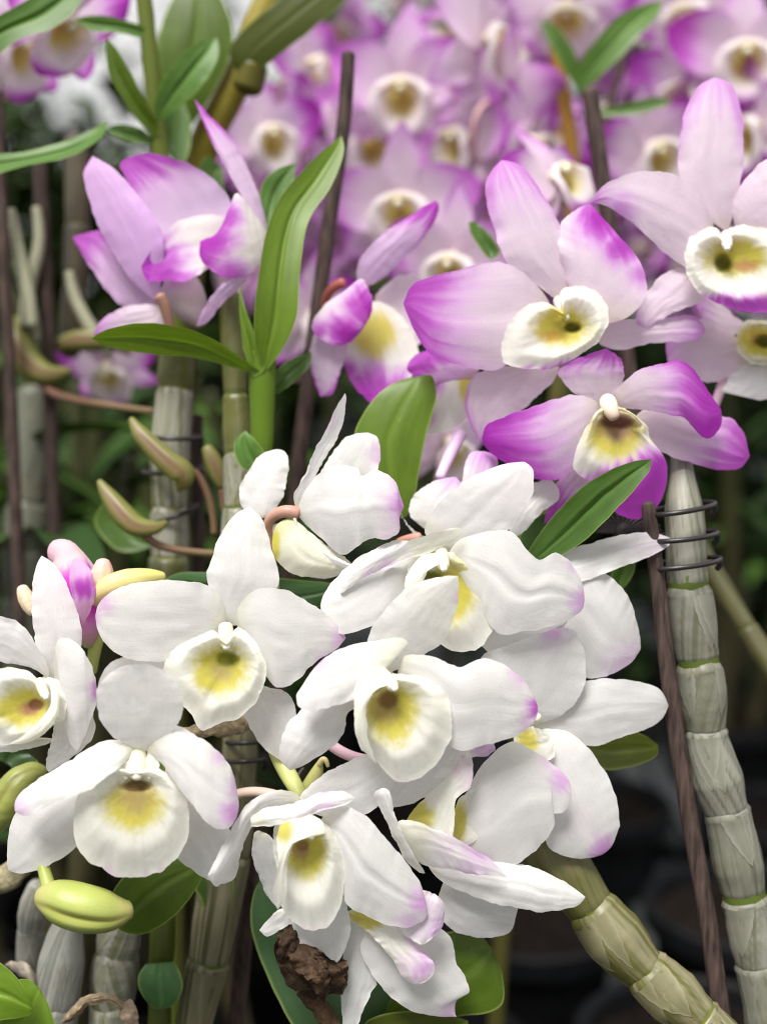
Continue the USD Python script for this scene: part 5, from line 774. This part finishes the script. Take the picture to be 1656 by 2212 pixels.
BGF = [('blurred pink orchid with brown yellow eye right of the middle stake top', 870, 195, 235, -5, 0, 0, 0.078, 0.6),
       ('blurred pale orchid with brown eye below the topmost one right of the middle stake', 868, 445, 190, -8, 0, 4, 0.072, 0.6),
       ('blurred pale orchid in side view with a yellow throat, top centre', 1015, 305, 235, -52, 4, -8, 0.075, 0.6),
       ('magenta orchid with a round pale eye above the bright strap leaf', 570, 295, 240, 28, 4, 10, 0.066, 1.0),
       ('low pale orchid with olive throat left of the big right orchid', 985, 565, 165, -20, -12, 0, 0.066, 0.7),
       ('blurred orchid with ochre eye in the upper right corner', 1608, 118, 235, 6, 2, 0, 0.078, 0.9),
       ('large blurred white petalled orchid with a yellow stripe at the top', 1045, 95, 215, 55, 5, -15, 0.085, 0.55),
       ('purple orchid hanging face down at the top edge', 1225, 5, 230, 0, -30, 0, 0.08, 1.0),
       ('violet orchid with a curled over petal behind the large pale dorsal sepal', 1195, 395, 118, 48, 30, 12, 0.056, 1.0),
       ('drooping purple orchid in the top left corner', 130, 35, 120, 25, -28, -12, 0.066, 1.0),
       ('purple orchid at the top edge above the right corner orchid', 1490, 15, 250, -15, -20, 15, 0.08, 0.95),
       ('dark magenta orchid below the cut top stake, right', 1400, 330, 240, 35, 0, 20, 0.072, 0.95),
       ('lilac orchid behind the tall dorsal sepal at the right', 1500, 200, 260, -40, 0, -10, 0.075, 0.8),
       ('pinkish orchid in profile left of the middle stake', 660, 150, 270, 70, 10, 10, 0.07, 0.7),
       ('lilac orchid far right under the corner orchid', 1640, 280, 230, -50, 0, 10, 0.07, 0.9),
       ('dim purple orchid low behind the tan bud on the left', 235, 790, 190, -10, -35, 10, 0.05, 1.0),
       ('soft lilac orchid between the middle stake and the strap leaf', 665, 690, 170, 40, 0, 0, 0.06, 0.9),
       ('lavender orchid seen from its back at top centre', 1070, 215, 215, 150, 5, 20, 0.066, 0.6),
       ('violet orchid behind the curled over petal', 1130, 310, 215, 60, -10, 30, 0.06, 1.0),
       ('pale pink orchid behind the leaning stake, upper centre', 800, 310, 270, 20, 10, -20, 0.075, 0.6),
       ('pale violet orchid at the left edge of the frame top', 20, 90, 170, 40, -10, 10, 0.07, 0.9),
       ('pale lilac orchid low behind the upright rounded leaf', 960, 960, 120, 40, -20, 0, 0.05, 0.4)]
for b in BGF: bg_flower(*b)
g = np.random.default_rng(77)
k = 0
for i in range(400):
    x, y, d = g.uniform(500, 1720), g.uniform(-80, 640), g.uniform(265, 520)
    if x < 620 and y < 120: continue
    if y < 40 and 690 < x < 830: continue
    bg_flower('out of focus pink orchid blossom deep in the crowd of flowers', x, y, d, g.uniform(-105, 105), g.uniform(-40, 30), g.uniform(-40, 40), g.uniform(0.050, 0.068), g.uniform(0.8, 1.0), col=np.array([0.54, 0.26, 0.53]) * g.uniform(0.5, 1.1), group='crowd of blurred orchids at the back')
    k += 1
    if k >= 105: break
for (x, y, d, az, rise, ln) in ((700, 60, 300, 1.2, 0.9, 0.10), (1140, 150, 290, 2.6, 0.7, 0.09), (960, 120, 320, 0.3, 0.9, 0.11), (1560, 330, 300, 2.0, 0.8, 0.10), (1330, 380, 310, 0.6, 0.5, 0.10), (760, 520, 290, 2.4, 0.6, 0.10), (1420, 110, 300, 1.9, 0.4, 0.09), (1110, 470, 280, 0.4, 0.4, 0.07), (930, 640, 260, 2.8, 0.3, 0.08), (620, 420, 280, 0.9, 0.8, 0.1)):
    single('orchid_leaf', 'blurred green leaf blade among the far pink orchids', 'leaf', STRAP(D(x, y, d), az, ln, 0.022, rise, 0.3, g, MG * 0.9), 'leaf_tissue', group='green leaves among the far orchids')
# ------------------------------------------------------------------ green plants and foliage behind
spots = [(-0.24, 0.66), (-0.18, 0.62), (-0.29, 0.72), (-0.16, 0.78), (-0.24, 0.84), (-0.10, 0.66), (-0.30, 0.95), (-0.13, 0.72), (-0.33, 0.80), (-0.06, 0.85), (-0.20, 0.90), (0.40, 0.95), (-0.38, 1.0), (-0.12, 1.05), (0.48, 1.1), (-0.5, 1.2), (-0.28, 1.2), (0.04, 1.2), (0.36, 1.25), (0.55, 1.2)]
for i, (x, y) in enumerate(spots):
    t = Thing('leafy_orchid_plant', 'dark green leafy orchid plant without open flowers behind the blossoms', 'plant', (x, y, 0.1), 'green plants standing behind the blossoms')
    for j in range(4):
        bx, by = x + g.uniform(-0.03, 0.03), y + g.uniform(-0.03, 0.03); top = g.uniform(0.34, 0.50) + 0.12 * (y - 0.66)
        tp = np.array([bx + g.uniform(-0.05, 0.05), by + g.uniform(-0.03, 0.03), top]); b0 = np.array([bx, by, 0.1])
        m = tube3(np.array([b0, (b0 + tp) / 2 + [g.uniform(-.012, .012), 0, 0], tp]), np.array([0.006, 0.007, 0.004]), [np.array([0.05, 0.042, 0.024]), np.array([0.045, 0.042, 0.016]), np.array([0.03, 0.038, 0.008])], n=24, k=10, fn=lambda T, A: 1 + 0.12 * np.sin(T * 60)); m.pop('TA'); t.part('cane', m, 'cane_tissue')
        for q in range(g.integers(4, 7)):
            f = g.uniform(0.35, 1.0); t.part('leaf', strap(b0 + (tp - b0) * f, g.uniform(0, 2 * math.pi), g.uniform(0.08, 0.14), g.uniform(0.018, 0.028), g.uniform(0.2, 1.0), g.uniform(0.2, 0.7), g, [DG * 0.6, MG * 0.55, MG * 0.7, DG * 0.8][g.integers(0, 4)]), 'foliage_tissue')
def foliage(name, label, cat, n, fn, size, c):
    ms = []
    for i in range(n):
        O = fn(); ms.append(strap(O, g.uniform(0, 2 * math.pi), size * g.uniform(0.6, 1.3), size * g.uniform(0.3, 0.5), g.uniform(-0.8, 1.0), g.uniform(0, 0.5), g, c * g.uniform(0.5, 1.7), nt=4, ns=3))
    m = join(*ms); single(name, label, cat, m, 'foliage_tissue', kind='stuff')
def hedge_pt():
    x = g.uniform(-2.6, 2.6); top = 0.98 + 0.16 * math.sin(x * 3.1) + 0.12 * math.sin(x * 7.7 + 1)
    return np.array([x, g.uniform(2.2, 3.0), top * g.uniform(0.02, 1.0) ** 0.7])
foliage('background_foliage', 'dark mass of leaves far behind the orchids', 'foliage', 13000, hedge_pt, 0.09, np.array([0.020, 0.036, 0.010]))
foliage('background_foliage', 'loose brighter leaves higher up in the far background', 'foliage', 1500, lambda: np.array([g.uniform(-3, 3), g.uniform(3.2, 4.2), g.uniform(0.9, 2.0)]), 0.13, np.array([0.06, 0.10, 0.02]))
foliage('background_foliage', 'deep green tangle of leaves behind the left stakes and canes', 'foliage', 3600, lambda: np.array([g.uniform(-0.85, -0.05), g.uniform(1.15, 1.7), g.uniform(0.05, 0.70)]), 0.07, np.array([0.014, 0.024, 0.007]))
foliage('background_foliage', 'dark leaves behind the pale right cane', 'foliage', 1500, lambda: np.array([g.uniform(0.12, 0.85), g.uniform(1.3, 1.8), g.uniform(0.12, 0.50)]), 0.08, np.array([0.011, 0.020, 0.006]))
